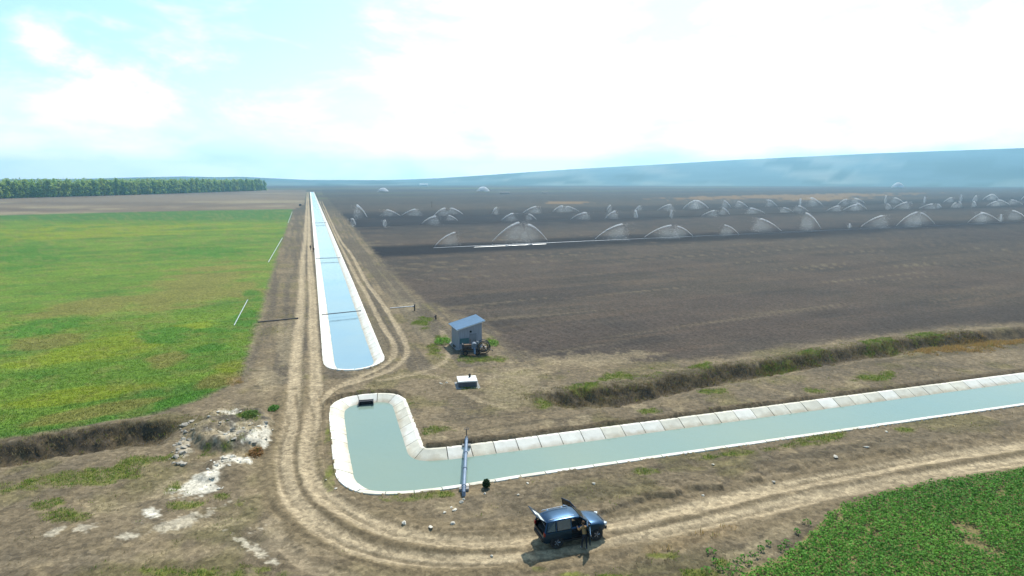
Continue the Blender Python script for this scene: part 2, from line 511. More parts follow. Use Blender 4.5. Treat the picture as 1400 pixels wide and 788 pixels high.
GRASS = [(105, 655, 120, 12, -0.12), (190, 635, 60, 10, -0.2), (90, 706, 38, 8, 0.0), (66, 690, 25, 6, -0.2), (250, 690, 22, 6, -0.1), (240, 668, 20, 8, -0.5), (300, 618, 36, 7, -0.25), (340, 577, 16, 7), (350, 580, 10, 6), (374, 558, 7, 4), (330, 690, 10, 4), (305, 678, 12, 4),
         (605, 464, 12, 8), (674, 468, 12, 6, 0.6), (592, 478, 12, 9, 0.7), (604, 488, 8, 8), (650, 491, 45, 5), (580, 440, 14, 9), (520, 545, 40, 5, 0.1), (450, 640, 9, 40), (448, 600, 5, 22), (560, 680, 45, 5, 0.0), (600, 676, 25, 4), (600, 590, 26, 8), (640, 530, 14, 4), (830, 790, 30, 5), (780, 786, 40, 6), (740, 779, 12, 4),
         (250, 782, 110, 7, 0.02), (330, 778, 40, 6), (880, 512, 28, 6, -0.1), (845, 516, 35, 7, -0.1), (795, 530, 26, 6, -0.15), (740, 551, 14, 7), (960, 502, 18, 6), (975, 535, 20, 4), (1060, 498, 35, 6, -0.15), (1110, 485, 25, 7), (1205, 470, 30, 7), (1265, 461, 30, 5), (1200, 515, 40, 5, -0.15), (1110, 535, 20, 5), (1070, 612, 50, 4, -0.12), (1130, 598, 40, 5, -0.1), (1245, 588, 30, 4), (1005, 620, 40, 4, -0.15), (880, 645, 30, 5), (890, 562, 16, 4), (960, 785, 30, 8), (985, 770, 12, 6), (905, 760, 25, 5)]
RUST = [(960, 735, 48, 9, -0.15), (1350, 466, 75, 13, -0.1), (1290, 474, 40, 9, -.1), (985, 725, 30, 7, -0.2), (348, 620, 10, 8), (900, 752, 40, 6, -0.1), (320, 520, 18, 7, -0.4)]
TANF = [(260, 400, 120, 30, -0.2), (120, 420, 100, 16, -0.15), (330, 395, 40, 20), (140, 560, 110, 9, -0.18), (300, 520, 40, 14, -0.3), (60, 470, 60, 12, -0.1), (230, 490, 40, 10, -0.2)]
DKGR = [(60, 445, 70, 12, -0.15), (290, 470, 60, 13, -0.2), (230, 465, 40, 12), (60, 515, 80, 10, -0.1), (90, 590, 70, 5, -0.15), (345, 405, 16, 9), (340, 430, 18, 14), (250, 545, 60, 7, -0.25), (40, 350, 60, 16), (280, 345, 60, 8)]
YELG = [(120, 480, 110, 16, -0.12), (210, 470, 60, 12, -0.3), (120, 540, 120, 12, -0.12), (60, 600, 90, 7, -0.15), (320, 505, 30, 8, -0.2), (150, 318, 160, 10, -0.04), (200, 578, 50, 5, -0.3)]

def ridge_profile(d, w_near, w_far, h):
    return h

def terrain(X, Y, want_col=True):
    n = X.size
    px, py = px_of(X, Y)
    r = np.hypot(X, Y)
    s, t = X * E1[0] + Y * E1[1], X * E2[0] + Y * E2[1]
    near = r < 420
    w1 = fbm(X * 0.9, Y * 0.9, 4, 3) - 0.5
    w2 = fbm(X * 0.12, Y * 0.12, 4, 9) - 0.5
    w3 = fbm(X * 3.1, Y * 3.1, 3, 21) - 0.5
    z = np.zeros(n)
    # general unevenness, fading with distance
    fade = 1 - sst(120, 320, r)
    z += (w1 * 0.10 + w2 * 0.14 + w3 * 0.05) * fade
    csd = canal_sd(X, Y)
    # tracks
    tr = {}
    lanes = [(outer_lane, 0.62), (inner_lane, 0.62), (r_in, 0.38), (r_out, 0.38), (r_branch, 0.4), (l_stray, 0.45), (l_stray2, 0.5), (r_branch2, 0.4)]
    lane = np.zeros(n); lanefine = np.zeros(n)
    for i, (pl, hw) in enumerate(lanes):
        d, sg, a = polyd(X, Y, pl, 8.0)
        wob = 0.30 * w1 + 0.18 * (fbm(a * 0.25, a * 0 + i, 3, 31 + i) - 0.5)
        m = 1 - sst(hw * 0.65, hw * 1.5, d + wob)
        k = [1, 1, .75, .8, .5, .45, .22, .35][i]
        streak = fbm(sg * 3.2, a * 0.12, 3, 51 + i)
        lane = np.maximum(lane, m * k * (0.62 + 0.62 * streak))
        z -= m * k * 0.07
        z += (sst(hw * 1.2, hw * 1.7, d) * (1 - sst(hw * 1.8, hw * 3.0, d))) * 0.06 * k
    dm, sgm, am = polyd(X, Y, mid_line, 12.0)
    road = 1 - sst(2.6, 4.2, dm + w1 * 1.6)
    ruts = np.zeros(n)
    for off in (-2.15, -1.1, 0.12, 1.2, 2.3):
        m = 1 - sst(0.10, 0.24, np.abs(sgm - off - 0.5 * (fbm(am * 0.10, am * 0 + off, 2, 77) - 0.5)))
        ruts = np.maximum(ruts, m * sst(0.35, 0.6, fbm(am * 0.09 + off * 9, am * 0, 2, 81)))
    z -= ruts * 0.05 * (dm < 6)
    # ditches
    ditch = np.zeros(n); bank = np.zeros(n)
    for top, end_s in ((dl_top, 0), (dr_top, 1)):
        d, sg, a = polyd(X, Y, top, 14.0)
        # positive q = towards the camera from the top edge
        q = sg if end_s == 1 else sg
        tot = a.max() if a.max() > 0 else 1.0
        endf = sst(0.0, 3.5, a) if end_s == 1 else 1 - sst(tot - 3.0, tot, a)
        q = q + (fbm(X * 0.28, Y * 0.28, 4, 401) - 0.5) * 2.4 + w1 * 1.1 + w3 * 0.5
        prof = np.where(q < 0, 0, np.where(q < 1.75, sst(-0.25, 1.75, q), np.where(q < 2.3, 1.0, 1 - sst(2.3, 5.2, q))))
        ok = (d < 8) * endf
        zz = -(1.3 if end_s == 0 else 1.0) * prof * ok
        z += zz
        ditch = np.maximum(ditch, (prof > 0.02) * ok)
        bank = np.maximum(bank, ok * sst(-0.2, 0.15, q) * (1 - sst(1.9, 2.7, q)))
        lipm = ok * (1 - sst(0, 1.6, np.abs(q + 0.9)))
        z += 0.22 * lipm
    # spoil edge round the canals
    cmask = np.nonzero((csd < 0) & (csd > -2.2) & (r < 300))[0]
    farside = np.zeros(n)
    if cmask.size:
        rs_ = np.maximum(r[cmask], 1.0)
        c2 = canal_sd(X[cmask] - 0.5 * X[cmask] / rs_, Y[cmask] - 0.5 * Y[cmask] / rs_)
        farside[cmask] = sst(0.05, 0.35, c2 - csd[cmask])
    lip = sst(-1.7, -0.8, csd) * (1 - sst(-0.5, -0.3, csd)) * farside
    z += lip * (0.16 + 0.34 * np.clip(w1 + 0.5, 0, 1)) * (r < 300)
    z = np.where((csd < 0) & (csd > -1.0) & (farside < 0.5), np.minimum(z, 0.01), z)
    # low bank between the cross canal and the road
    bl = gpts([(700, 726), (790, 712), (860, 690), (960, 669), (1038, 651), (1149, 631), (1243, 615), (1330, 603), (1480, 583), (1700, 556)])
    d, sg, a = polyd(X, Y, bl, 9.0)
    endf = sst(0, 8, a)
    q = -sg + w1 * 2.2
    bm_ = np.where(q < -0.15, 0, np.where(q < 0.25, sst(-0.15, 0.25, q), 1 - sst(0.6, 4.0, q))) * (d < 6) * endf
    bm_ *= 0.55 + 0.7 * vnoise(a * 0.22, a * 0, 5)
    z += (0.17 + 0.5 * w1) * bm_
    scarp = endf * (1 - sst(0.15, 0.55, np.abs(q - 0.05))) * (d < 3) * sst(0.3, 0.62, vnoise(a * 0.25, a * 0, 65) + 0.25)
    # rubble mound beside the left ditch
    mound = ell(px, py, [(320, 590, 58, 30, -0.1)], w1 * 0.5)
    mound2 = ell(px, py, [(305, 640, 45, 16, -0.3)], w1 * 0.5)
    z += mound * (0.35 + 1.6 * np.clip(fbm(X * 0.45, Y * 0.45, 4, 91) - 0.28, 0, 1)) + mound2 * (0.25 + 0.5 * w1)
    isgrain = inside(X, Y, grain_poly) & (Y > 5)
    isplough = inside(X, Y, plough_poly) & (Y > 5)
    iscrop = inside(X, Y, crop_poly)
    # plough furrows
    az_row = R(64.5)
    rv = X * math.cos(az_row) - Y * math.sin(az_row)      # across the rows
    ru = X * math.sin(az_row) + Y * math.cos(az_row)
    pl_n = isplough & (r < 230)
    z += np.where(pl_n, 0.05 * np.sin(rv * 2 * math.pi / 0.9 + w2 * 4) * fade, 0)
    z = np.where((csd > -.36) & (csd < -.19) & (fbm(X * 1.3, Y * 1.3, 4, 481) > .52) & (r < 120), 0.085, z)
    # hole for the canals, hidden under the slabs
    cell = 0.0016 * r
    z = np.where(csd > -0.12 - cell, np.minimum(z, -np.minimum((csd + 0.12 + cell) * 0.95 + 0.06, 3.0)), z)
    out = dict(z=z, grain=isgrain, plough=isplough, crop=iscrop, road=np.maximum(road * (dm < 9), lane > 0.35), ditch=ditch > 0.3, csd=csd, px=px, py=py, r=r, s=s, t=t, bank=bank, mound=mound, lane=lane)
    wob = w1 * 0.9 + w3 * 0.5
    out['grass'] = ell(px, py, GRASS, (fbm(X * .7, Y * .7, 5, 441, .7) - .46) * 2.0) * (csd < -0.3)
    out['grass'] = out['grass'] * sst(.28, .42, fbm(X * .33 + 17, Y * .33, 4, 471))
    out['rust'] = ell(px, py, RUST, (fbm(X * .7, Y * .7, 5, 451, .7) - .46) * 2.0) * (csd < -0.3)
    if not want_col:
        return out
    # ---------------- colour
    def mixc(c, m, k):
        m = np.clip(m, 0, 1)[:, None]
        return c * (1 - m) + np.asarray(k) * m
    big = fbm(X * 0.045, Y * 0.045, 4, 101)
    col = np.tile(C(116, 104, 84), (n, 1))
    col = mixc(col, sst(0.38, 0.68, big), C(134, 120, 96))
    col = mixc(col, 0.5 * sst(0.50, 0.70, fbm(X * 0.4, Y * 0.4, 4, 111)), C(98, 90, 76))
    col = mixc(col, 0.55 * sst(0.56, 0.74, fbm(X * 0.7, Y * 0.7, 4, 121)), C(150, 134, 104))
    col = mixc(col, 0.40 * sst(0.54, 0.70, fbm(X * 0.22 + 5, Y * 0.22, 4, 126)), C(112, 108, 62))
    # verge streaks that follow the canals
    st = fbm(t * 0.05, s * 0.8, 3, 131)
    crossz = (t > 12) & (s > 26) & (s < 62)
    col = mixc(col, 0.6 * crossz * sst(0.5, 0.68, st), C(92, 84, 68))
    lz = (np.abs(t - 3) < 40) & (s > 70)
    st2 = fbm(t * 0.9, s * 0.03, 3, 141)
    col = mixc(col, 0.75 * lz * sst(0.42, 0.62, st2), C(98, 90, 78))
    col = mixc(col, 0.4 * lz * sst(0.55, 0.7, fbm(t * 1.3 + 40, s * 0.02, 3, 146)), C(140, 128, 102))
    col = col * np.array([.93, .92, .93])
    # distant plain
    far = sst(380, 520, r)
    strip = vnoise(rv * 0.012, ru * 0.0015, 161)
    strip2 = fbm(rv * 0.05, ru * 0.004, 3, 166)
    fc = np.tile(C(66, 64, 62), (n, 1))
    fc = mixc(fc, sst(0.42, 0.6, strip), C(90, 84, 72))
    fc = mixc(fc, 0.6 * sst(0.5, 0.66, strip2), C(78, 74, 66))
    fc = mixc(fc, sst(0.8, 0.88, strip) * 0.8, C(96, 108, 62))
    col = col * (1 - far[:, None]) + fc * far[:, None]
    leftf = inside(X, Y, [G(*p) for p in [(-2500, 330), (-1200, 315), (0, 294.5), (402, 286.5), (416, 280), (419, 259.5), (360, 259.5), (0, 268), (-1500, 280)]]) & (Y > 0)
    lf = np.tile(C(128, 114, 96), (n, 1))
    lf = mixc(lf, sst(0.45, 0.62, fbm(px * 0.004, py * 0.23, 3, 171)), C(112, 100, 86))
    lf = mixc(lf, sst(0.55, 0.72, fbm(px * 0.005, py * 0.35, 3, 176)) * 0.8, C(152, 140, 112))
    col = np.where(leftf[:, None], lf, col)
    # ploughed field
    plc = np.tile(C(96, 87, 76), (n, 1))
    u1 = fbm(ru * 0.02, rv * 0.22, 4, 181)
    plc = mixc(plc, sst(0.42, 0.62, u1), C(84, 77, 70))
    plc = mixc(plc, 0.55 * sst(0.55, 0.72, fbm(ru * 0.035, rv * 0.5, 4, 186)), C(118, 102, 84))
    plc = mixc(plc, 0.5 * sst(0.5, 0.7, big), C(106, 92, 80))
    plc = mixc(plc, 0.6 * sst(0.70, 0.80, fbm(ru * 0.022 + 9, rv * 0.5, 3, 196)) * (r < 260), C(140, 126, 100))
    plc = plc * np.array([.66, .66, .69])
    # wet bands along the sprinkler lines
    wet = np.zeros(n)
    for pa, pb, w in (((480, 346), (1400, 302), 15), ((470, 308), (1400, 281), 26), ((470, 297), (1400, 272), 44)):
        A, B = np.array(G(*pa)), np.array(G(*pb)); B = A + (B - A) * 2.0
        d, sg, a = polyd(X, Y, np.array([A, B]), w * 3.2)
        nzz = fbm(a * 0.02, sg * 0.09, 3, 201) - 0.5
        wet = np.maximum(wet, 1 - sst(w * 0.7, w * 1.5, d + nzz * w * 1.6))
    plc = mixc(plc, 0.95 * wet, C(14, 19, 30))
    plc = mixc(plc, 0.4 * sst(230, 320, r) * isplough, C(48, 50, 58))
    plc = mixc(plc, 0.9 * ell(px, py, [(452, 276, 5, 1.2), (455, 279.5, 6, 1.2), (457, 283, 7, 1.2)], 0), C(50, 50, 54))
    # dry straw strips beyond the sprinklers
    plc = mixc(plc, ell(px, py, [(1080, 268.5, 175, 2.6, -0.02), (1120, 271.5, 60, 2.6), (775, 277.5, 35, 2.0)], w2 * 1.6) * .75, C(160, 126, 80))
    edge_pl, _, _ = polyd(X, Y, np.array(plough_poly[:18]), 12.0)
    pm = isplough * (1 - far * 0.35) * sst(0.0, 3.0, edge_pl + w1 * 3.0)
    col = mixc(col, pm, plc)
    # grain field
    grc = np.tile(C(98, 130, 46), (n, 1))
    dl = fbm(ru * 0.03, rv * 0.16, 4, 211)
    grc = mixc(grc, sst(0.36, 0.66, dl), C(108, 136, 48))
    grc = mixc(grc, 0.8 * sst(0.52, 0.72, fbm(ru * 0.05, rv * 0.3, 4, 216)), C(80, 120, 46))
    wpx = (fbm(ru * 0.035, rv * 0.12, 5, 221, .65) - 0.47) * 3.2
    grc = mixc(grc, 0.7 * ell(px, py, TANF, wpx * .6), C(128, 120, 64))
    grc = mixc(grc, 0.85 * ell(px, py, YELG, wpx), C(126, 142, 40))
    grc = mixc(grc, 0.9 * ell(px, py, DKGR, wpx), C(76, 122, 40))
    grc = mixc(grc, (1 - sst(300, 304, py + wpx * 1.2)) * 0.8, C(70, 114, 54))
    grc = mixc(grc, 0.35 * sst(0.52, 0.66, fbm(X * 0.5, Y * 0.5, 4, 226)), C(130, 128, 70))
    grc = grc * np.array([1.0, .97, 1.0])
    eg, _, _ = polyd(X, Y, np.array(grain_poly[4:]), 14.0)
    gm = isgrain * sst(0.0, 1.3, eg + w1 * 1.6)
    col = mixc(col, gm, grc)
    # soil under the leafy crop
    col = mixc(col, iscrop * 1.0, C(132, 122, 82))
    # patches
    col = mixc(col, 0.36 * ell(px, py, PALE, (fbm(X * .8, Y * .8, 5, 431, .7) - .5) * 2.2), C(174, 158, 126))
    col = mixc(col, 0.35 * out['rust'], C(152, 122, 80))
    # road
    col = mixc(col, 0.55 * road * (dm < 9), C(140, 124, 98))
    col = mixc(col, 0.8 * road * (dm < 9) * sst(0.45, 0.66, fbm(sgm * 1.4, am * 0.08, 3, 231)), C(122, 108, 84))
    col = mixc(col, np.clip(lane * .95, 0, 1), C(184, 166, 136))
    col = mixc(col, ruts * 0.6 * (dm < 6), C(104, 92, 72))
    # ditch banks, scarp
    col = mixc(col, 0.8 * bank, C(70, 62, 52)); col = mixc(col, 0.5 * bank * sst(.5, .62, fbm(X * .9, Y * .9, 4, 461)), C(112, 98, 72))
    col = mixc(col, 0.4 * scarp * sst(.4, .6, fbm(X * 1.6, Y * 1.6, 3, 411)), C(96, 88, 78))
    col = mixc(col, 0.8 * lip * (r < 300), C(98, 86, 68))
    # mound and chalk
    col = mixc(col, mound * 0.7, C(160, 146, 120))
    col = mixc(col, mound * sst(0.5, 0.64, fbm(X * 0.8, Y * 0.8, 4, 241)), C(104, 96, 84))
    col = mixc(col, 0.75 * out['grass'] * (0.5 + 0.5 * sst(0.35, 0.6, fbm(X * 1.5, Y * 1.5, 3, 251))), C(108, 116, 46))
    col = mixc(col, ell(px, py, WHITE, (fbm(X * 1.1, Y * 1.1, 5, 421, .7) - .42) * 2.6) * 0.95, C(222, 214, 196))
    col = mixc(col, .5 * ell(px, py, WHITE2, (fbm(X * 1.3, Y * 1.3, 5, 491, .75) - .42) * 3.0), C(216, 206, 184))
    out['col'] = np.clip(col, 0.004, 0.9)
    return out

# ------------------------------------------------------------------ ground sheet (fine near the canals, coarse far away)
az = np.concatenate([np.arange(-180, -62, 4.0), np.arange(-62, -18.4, 0.16), np.arange(-18.4, -11.5, 0.05), np.arange(-11.5, 62, 0.16), np.arange(62, 180, 4.0)])
rr = [0.5, 6, 14, 20, 24]
while rr[-1] < 5700:
    r0 = rr[-1]
    rr.append(r0 + max(0.09, min(1.25 * r0 * r0 / (622 * 22), r0 * 0.06)))
rr = np.array(rr)
AZ, RR = np.meshgrid(np.radians(az), rr)
GX, GY = (RR * np.sin(AZ)).ravel(), (RR * np.cos(AZ)).ravel()
T = terrain(GX, GY)
GZ = T['z']
na, nr = len(az), len(rr)
I, J = np.meshgrid(np.arange(nr - 1), np.arange(na), indexing='ij')
J2 = (J + 1) % na
quads = np.stack([I * na + J, (I + 1) * na + J, (I + 1) * na + J2, I * na + J2], -1).reshape(-1, 4)[:, ::-1]
V = np.stack([GX, GY, GZ], 1)
fx, fy = GX[quads].mean(1), GY[quads].mean(1)
def maj(a): return a[quads].mean(1) > 0.5
cls = np.zeros(len(quads), int)
cls[maj(T['plough'].astype(float))] = 1
cls[maj(T['grain'].astype(float))] = 2
cls[maj(T['crop'].astype(float))] = 3
cls[maj(T['road'].astype(float)) & (cls == 0)] = 4
cls[maj(T['ditch'].astype(float)) & (fx < 0)] = 5
cls[maj(T['ditch'].astype(float)) & (fx > 0)] = 6
ground_names = ['ground', 'ploughed_field', 'grain_field', 'crop_field', 'dirt_track', 'drainage_ditch', 'drainage_ditch']
ground_labels = ['bare brown earth and verges around the concrete canals', 'dark ploughed field watered by rows of sprinklers', 'green grain field left of the long canal',
                 'earth under the leafy green crop at the lower right corner', 'pale two-rut dirt track curving round the canal basin', 'dark shaded ditch beside the green grain field', 'dark shaded ditch between cross canal and ploughed field']
full = mesh_np('full', V, quads)
vn = np.zeros(len(V) * 3, np.float32)
full.vertices.foreach_get('normal', vn)
vn = vn.reshape(-1, 3)
bpy.data.meshes.remove(full)
for k, nm in enumerate(ground_names):
    q = quads[cls == k]
    if len(q) == 0: continue
    used, inv = np.unique(q, return_inverse=True)
    me = mesh_np(nm, V[used], inv.reshape(q.shape), smooth=True, colors=T['col'][used])
    me.normals_split_custom_set_from_vertices(vn[used].tolist())
    o = link(nm, me, M_ground)
    tag(o, ground_labels[k], nm.replace('_', ' '), kind='structure')

GZ2 = GZ.reshape(nr, na)
azr = np.radians(az)
def zat(x, y):
    """ground height read off the sheet"""
    r_, a_ = math.hypot(x, y), math.atan2(x, y)
    i_ = min(max(int(np.searchsorted(rr, r_)) - 1, 0), nr - 2); j_ = min(max(int(np.searchsorted(azr, a_)) - 1, 0), na - 2)
    fr = (r_ - rr[i_]) / (rr[i_ + 1] - rr[i_]); fa = (a_ - azr[j_]) / (azr[j_ + 1] - azr[j_])
    return float((GZ2[i_, j_] * (1 - fa) + GZ2[i_, j_ + 1] * fa) * (1 - fr) + (GZ2[i_ + 1, j_] * (1 - fa) + GZ2[i_ + 1, j_ + 1] * fa) * fr)
def nth(k):
    return '%d%s' % (k, 'th' if 10 < k % 100 < 14 else {1: 'st', 2: 'nd', 3: 'rd'}.get(k % 10, 'th'))

# ------------------------------------------------------------------ hills on the horizon
def hills():
    azs = np.radians(np.arange(-180, 180, 0.5))
    prof_px = [(-400, 246), (100, 245), (200, 242.6), (250, 241.6), (300, 242.6), (330, 242), (360, 243.6), (420, 246.2), (520, 246.6), (560, 245.6), (600, 244), (640, 241.5), (700, 237.5), (760, 233.5), (800, 231), (900, 225.8), (1000, 220), (1100, 215.5), (1200, 211), (1300, 207.6), (1400, 204), (1700, 196), (2400, 200), (5000, 235)]
    pa = np.array([math.atan((x - CX) / (F * cT + 147 * sT)) for x, y in prof_px])
    ph = np.array([(HY - y) for x, y in prof_px])
    rows = np.array([2650, 2850, 3040, 3220, 3410, 3660, 3900, 4150, 4400, 4700, 5080, 5400.])
    A, Rr = np.meshgrid(azs, rows)
    hpx = np.interp(A, pa, ph, left=2, right=3)
    # ridge distance is radial, so a pixel of height spans 6700*cos(az) / F metres of depth
    Hh = CAMH + hpx / F * 4150 * np.cos(np.clip(np.abs(A), 0, 1.2))
    tt = np.clip((Rr - 2720) / (4150 - 2720), 0, 1)
    sh = tt ** 1.35
    back = 1 - 0.5 * sst(4150, 5400, Rr)
    X, Y = Rr * np.sin(A), Rr * np.cos(A)
    gul = fbm(X * 0.0026, Y * 0.0026, 4, 301) - 0.5
    Z = -3 + (Hh + 3) * sh * back + gul * 0.28 * Hh * np.sin(np.pi * np.clip(tt, 0, 1))
    n, m = Z.shape
    I, J = np.meshgrid(np.arange(n - 1), np.arange(m), indexing='ij'); J2 = (J + 1) % m
    q = np.stack([I * m + J, I * m + J2, (I + 1) * m + J2, (I + 1) * m + J], -1).reshape(-1, 4)
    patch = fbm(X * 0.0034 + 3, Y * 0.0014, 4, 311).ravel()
    c = np.tile(C(86, 106, 104), (n * m, 1))  # blue-grey base colour carries part of the distance haze
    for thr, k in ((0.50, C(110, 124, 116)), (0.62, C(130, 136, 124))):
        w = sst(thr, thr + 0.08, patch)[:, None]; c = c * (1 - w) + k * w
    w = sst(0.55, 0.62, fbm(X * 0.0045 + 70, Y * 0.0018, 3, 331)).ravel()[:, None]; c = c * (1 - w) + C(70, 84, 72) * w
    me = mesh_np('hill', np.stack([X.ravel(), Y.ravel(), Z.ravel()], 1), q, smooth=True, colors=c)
    o = link('hill', me, mat('haze_tinted_hill', (1, 1, 1), 0.95, var=0.25, scale=0.004, vcol=True, spec=0.1))
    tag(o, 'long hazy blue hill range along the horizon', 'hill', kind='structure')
hills()

# ------------------------------------------------------------------ canals: slabs, lining and water
M_conc = mat('pale_concrete', C(244, 241, 230), 0.85, var=0.10, scale=1.4, bump=0.25, bscale=9, objrand=0.07, spec=0.25)
M_conc2 = mat('stained_concrete', C(232, 227, 210), 0.9, var=0.18, scale=1.1, bump=0.3, bscale=9, objrand=0.12, spec=0.2)

def stain(m):
    nt = m.node_tree; N = nt.nodes.new; L = nt.links.new
    b = nt.nodes['Principled BSDF']; src = b.inputs['Base Color'].links[0].from_socket
    g = N('ShaderNodeNewGeometry'); sp = N('ShaderNodeSeparateXYZ'); L(g.outputs['Position'], sp.inputs[0])
    nz = N('ShaderNodeTexNoise'); nz.inputs['Scale'].default_value = 1.3; nz.inputs['Detail'].default_value = 6; L(g.outputs['Position'], nz.inputs['Vector'])
    ad = N('ShaderNodeMath'); ad.operation = 'MULTIPLY_ADD'; ad.inputs[1].default_value = .55; L(nz.outputs['Fac'], ad.inputs[0]); L(sp.outputs['Z'], ad.inputs[2])
    mr = N('ShaderNodeMapRange'); mr.inputs['From Min'].default_value = .06; mr.inputs['From Max'].default_value = -.2; mr.inputs['To Min'].default_value = 0; mr.inputs['To Max'].default_value = .65
    L(ad.outputs[0], mr.inputs['Value'])
    mx = N('ShaderNodeMix'); mx.data_type = 'RGBA'; mx.inputs[7].default_value = (*C(186, 170, 142), 1)
    L(mr.outputs[0], mx.inputs[0]); L(src, mx.inputs[6])
    n2 = N('ShaderNodeTexNoise'); n2.inputs['Scale'].default_value = .8; n2.inputs['Detail'].default_value = 8; n2.inputs['Roughness'].default_value = .7; L(g.outputs['Position'], n2.inputs['Vector'])
    m2 = N('ShaderNodeMapRange'); m2.inputs['From Min'].default_value = .56; m2.inputs['From Max'].default_value = .72; m2.inputs['To Max'].default_value = .28; L(n2.outputs['Fac'], m2.inputs['Value'])
    mx2 = N('ShaderNodeMix'); mx2.data_type = 'RGBA'; mx2.inputs[7].default_value = (*C(176, 166, 144), 1); L(m2.outputs[0], mx2.inputs[0]); L(mx.outputs[2], mx2.inputs[6])
    L(mx2.outputs[2], b.inputs['Base Color'])
stain(M_conc); stain(M_conc2)

def resample(pts, step):
    seg = np.hypot(*np.diff(pts, axis=0).T); acc = np.concatenate([[0], np.cumsum(seg)])
    m = max(2, int(round(acc[-1] / step)) + 1)
    q = np.linspace(0, acc[-1], m)
    return np.stack([np.interp(q, acc, pts[:, 0]), np.interp(q, acc, pts[:, 1])], 1), q
WATER_Z = -0.46
def offset_rings(pts, inward):
    """inward: +1 when the water lies to the left of travel"""
    d = np.gradient(pts, axis=0); d /= np.maximum(np.linalg.norm(d, axis=1), 1e-9)[:, None]
    nrm = np.stack([-d[:, 1], d[:, 0]], 1) * inward
    return nrm
# water side: the outlines above are walked with water on the left for the long canal; check by a probe
def water_side(pts, poly):
    nrm = offset_rings(pts, 1)
    k = len(pts) // 2
    p = pts[k] + nrm[k] * 0.8
    return 1 if inside(np.array([p[0]]), np.array([p[1]]), poly)[0] else -1

PROF = [(-0.30, 0.06), (0.02, 0.075), (2.1, -0.98)]        # inward offset, height
def slab_mesh(ptsA, nrm, gap0, gap1):
    """one slab: a strip of lining between two joints, with thickness"""
    V, Fc = [], []
    m = len(ptsA)
    for p, nv in zip(ptsA, nrm):
        for off, z in PROF: V.append((p[0] + nv[0] * off, p[1] + nv[1] * off, z))
        for off, z in PROF: V.append((p[0] + nv[0] * (off - 0.02), p[1] + nv[1] * (off - 0.02), z - 0.14))
    k = 6
    for i in range(m - 1):
        a, b = i * k, (i + 1) * k
        Fc += [[a, b, b + 1, a + 1], [a + 1, b + 1, b + 2, a + 2], [a + 3, a + 4, b + 4, b + 3], [a + 4, a + 5, b + 5, b + 4], [a, a + 3, b + 3, b], [a + 2, b + 2, b + 5, a + 5]]
    e = (m - 1) * k
    Fc += [[0, 1, 4, 3], [1, 2, 5, 4], [e, e + 3, e + 4, e + 1], [e + 1, e + 4, e + 5, e + 2]]
    me = bpy.data.meshes.new('slab'); me.from_pydata(V, [], Fc)
    bm = bmesh.new(); bm.from_mesh(me); bmesh.ops.recalc_face_normals(bm, faces=bm.faces); bm.to_mesh(me); bm.free()
    return me
def build_canal(name, outline, length, keep, mats, label):
    root = empty(name)
    tag(root, label, 'canal', kind='structure')
    pts, q = resample(outline, 0.25)
    side = water_side(pts, outline)
    nrm = offset_rings(pts, side)
    # smooth the normals a little so that the corner slabs do not cross
    ks = np.ones(5) / 5
    pad = np.pad(nrm, ((2, 2), (0, 0)), mode='edge')
    nrm = np.stack([np.convolve(pad[:, k], ks, 'valid') for k in (0, 1)], 1)
    nrm /= np.linalg.norm(nrm, axis=1)[:, None]
    nper = int(round(length / 0.25))
    i = 0; cnt = 0; run_far = []
    while i < len(pts) - 2:
        j = min(i + nper, len(pts) - 1)
        if len(pts) - 1 - j < nper // 2: j = len(pts) - 1
        mid = pts[(i + j) // 2]
        if keep(mid):
            sub = pts[i:j + 1].copy()
            d0 = pts[i + 1] - pts[i]; d1 = pts[j] - pts[j - 1]
            g = 0.035
            sub[0] = sub[0] + d0 / np.linalg.norm(d0) * g; sub[-1] = sub[-1] - d1 / np.linalg.norm(d1) * g
            straight = np.linalg.norm(nrm[i] - nrm[j]) < 0.05
            sel = [0, len(sub) - 1] if straight else list(range(len(sub)))
            me = slab_mesh(sub[sel], nrm[i:j + 1][sel], 0, 0)
            o = link('slab', me, mats[1] if random.random() < 0.38 else mats[0], root)
            o.location.z = random.uniform(-0.012, 0.012)
            cnt += 1
        else:
            run_far.append((i, j))
        i = j
    # lining beyond the reach where joints can be seen: continuous strips
    runs = []
    for a, b in run_far:
        if runs and runs[-1][1] == a: runs[-1][1] = b
        else: runs.append([a, b])
    for a, b in runs:
        idx = list(range(a, b, 40)) + [b]
        if len(idx) < 2: continue
        o = link('lining', slab_mesh(pts[idx], nrm[idx], 0, 0), mats[0], root)
    return root
build_canal('canal', long_outline, 2.0, lambda p: np.hypot(*p) < 190, (M_conc, M_conc), 'long straight concrete-lined canal running to the horizon')
build_canal('canal', cross_outline, 2.0, lambda p: p[0] < 85, (M_conc, M_conc2), 'concrete-lined cross canal with rounded basin end')

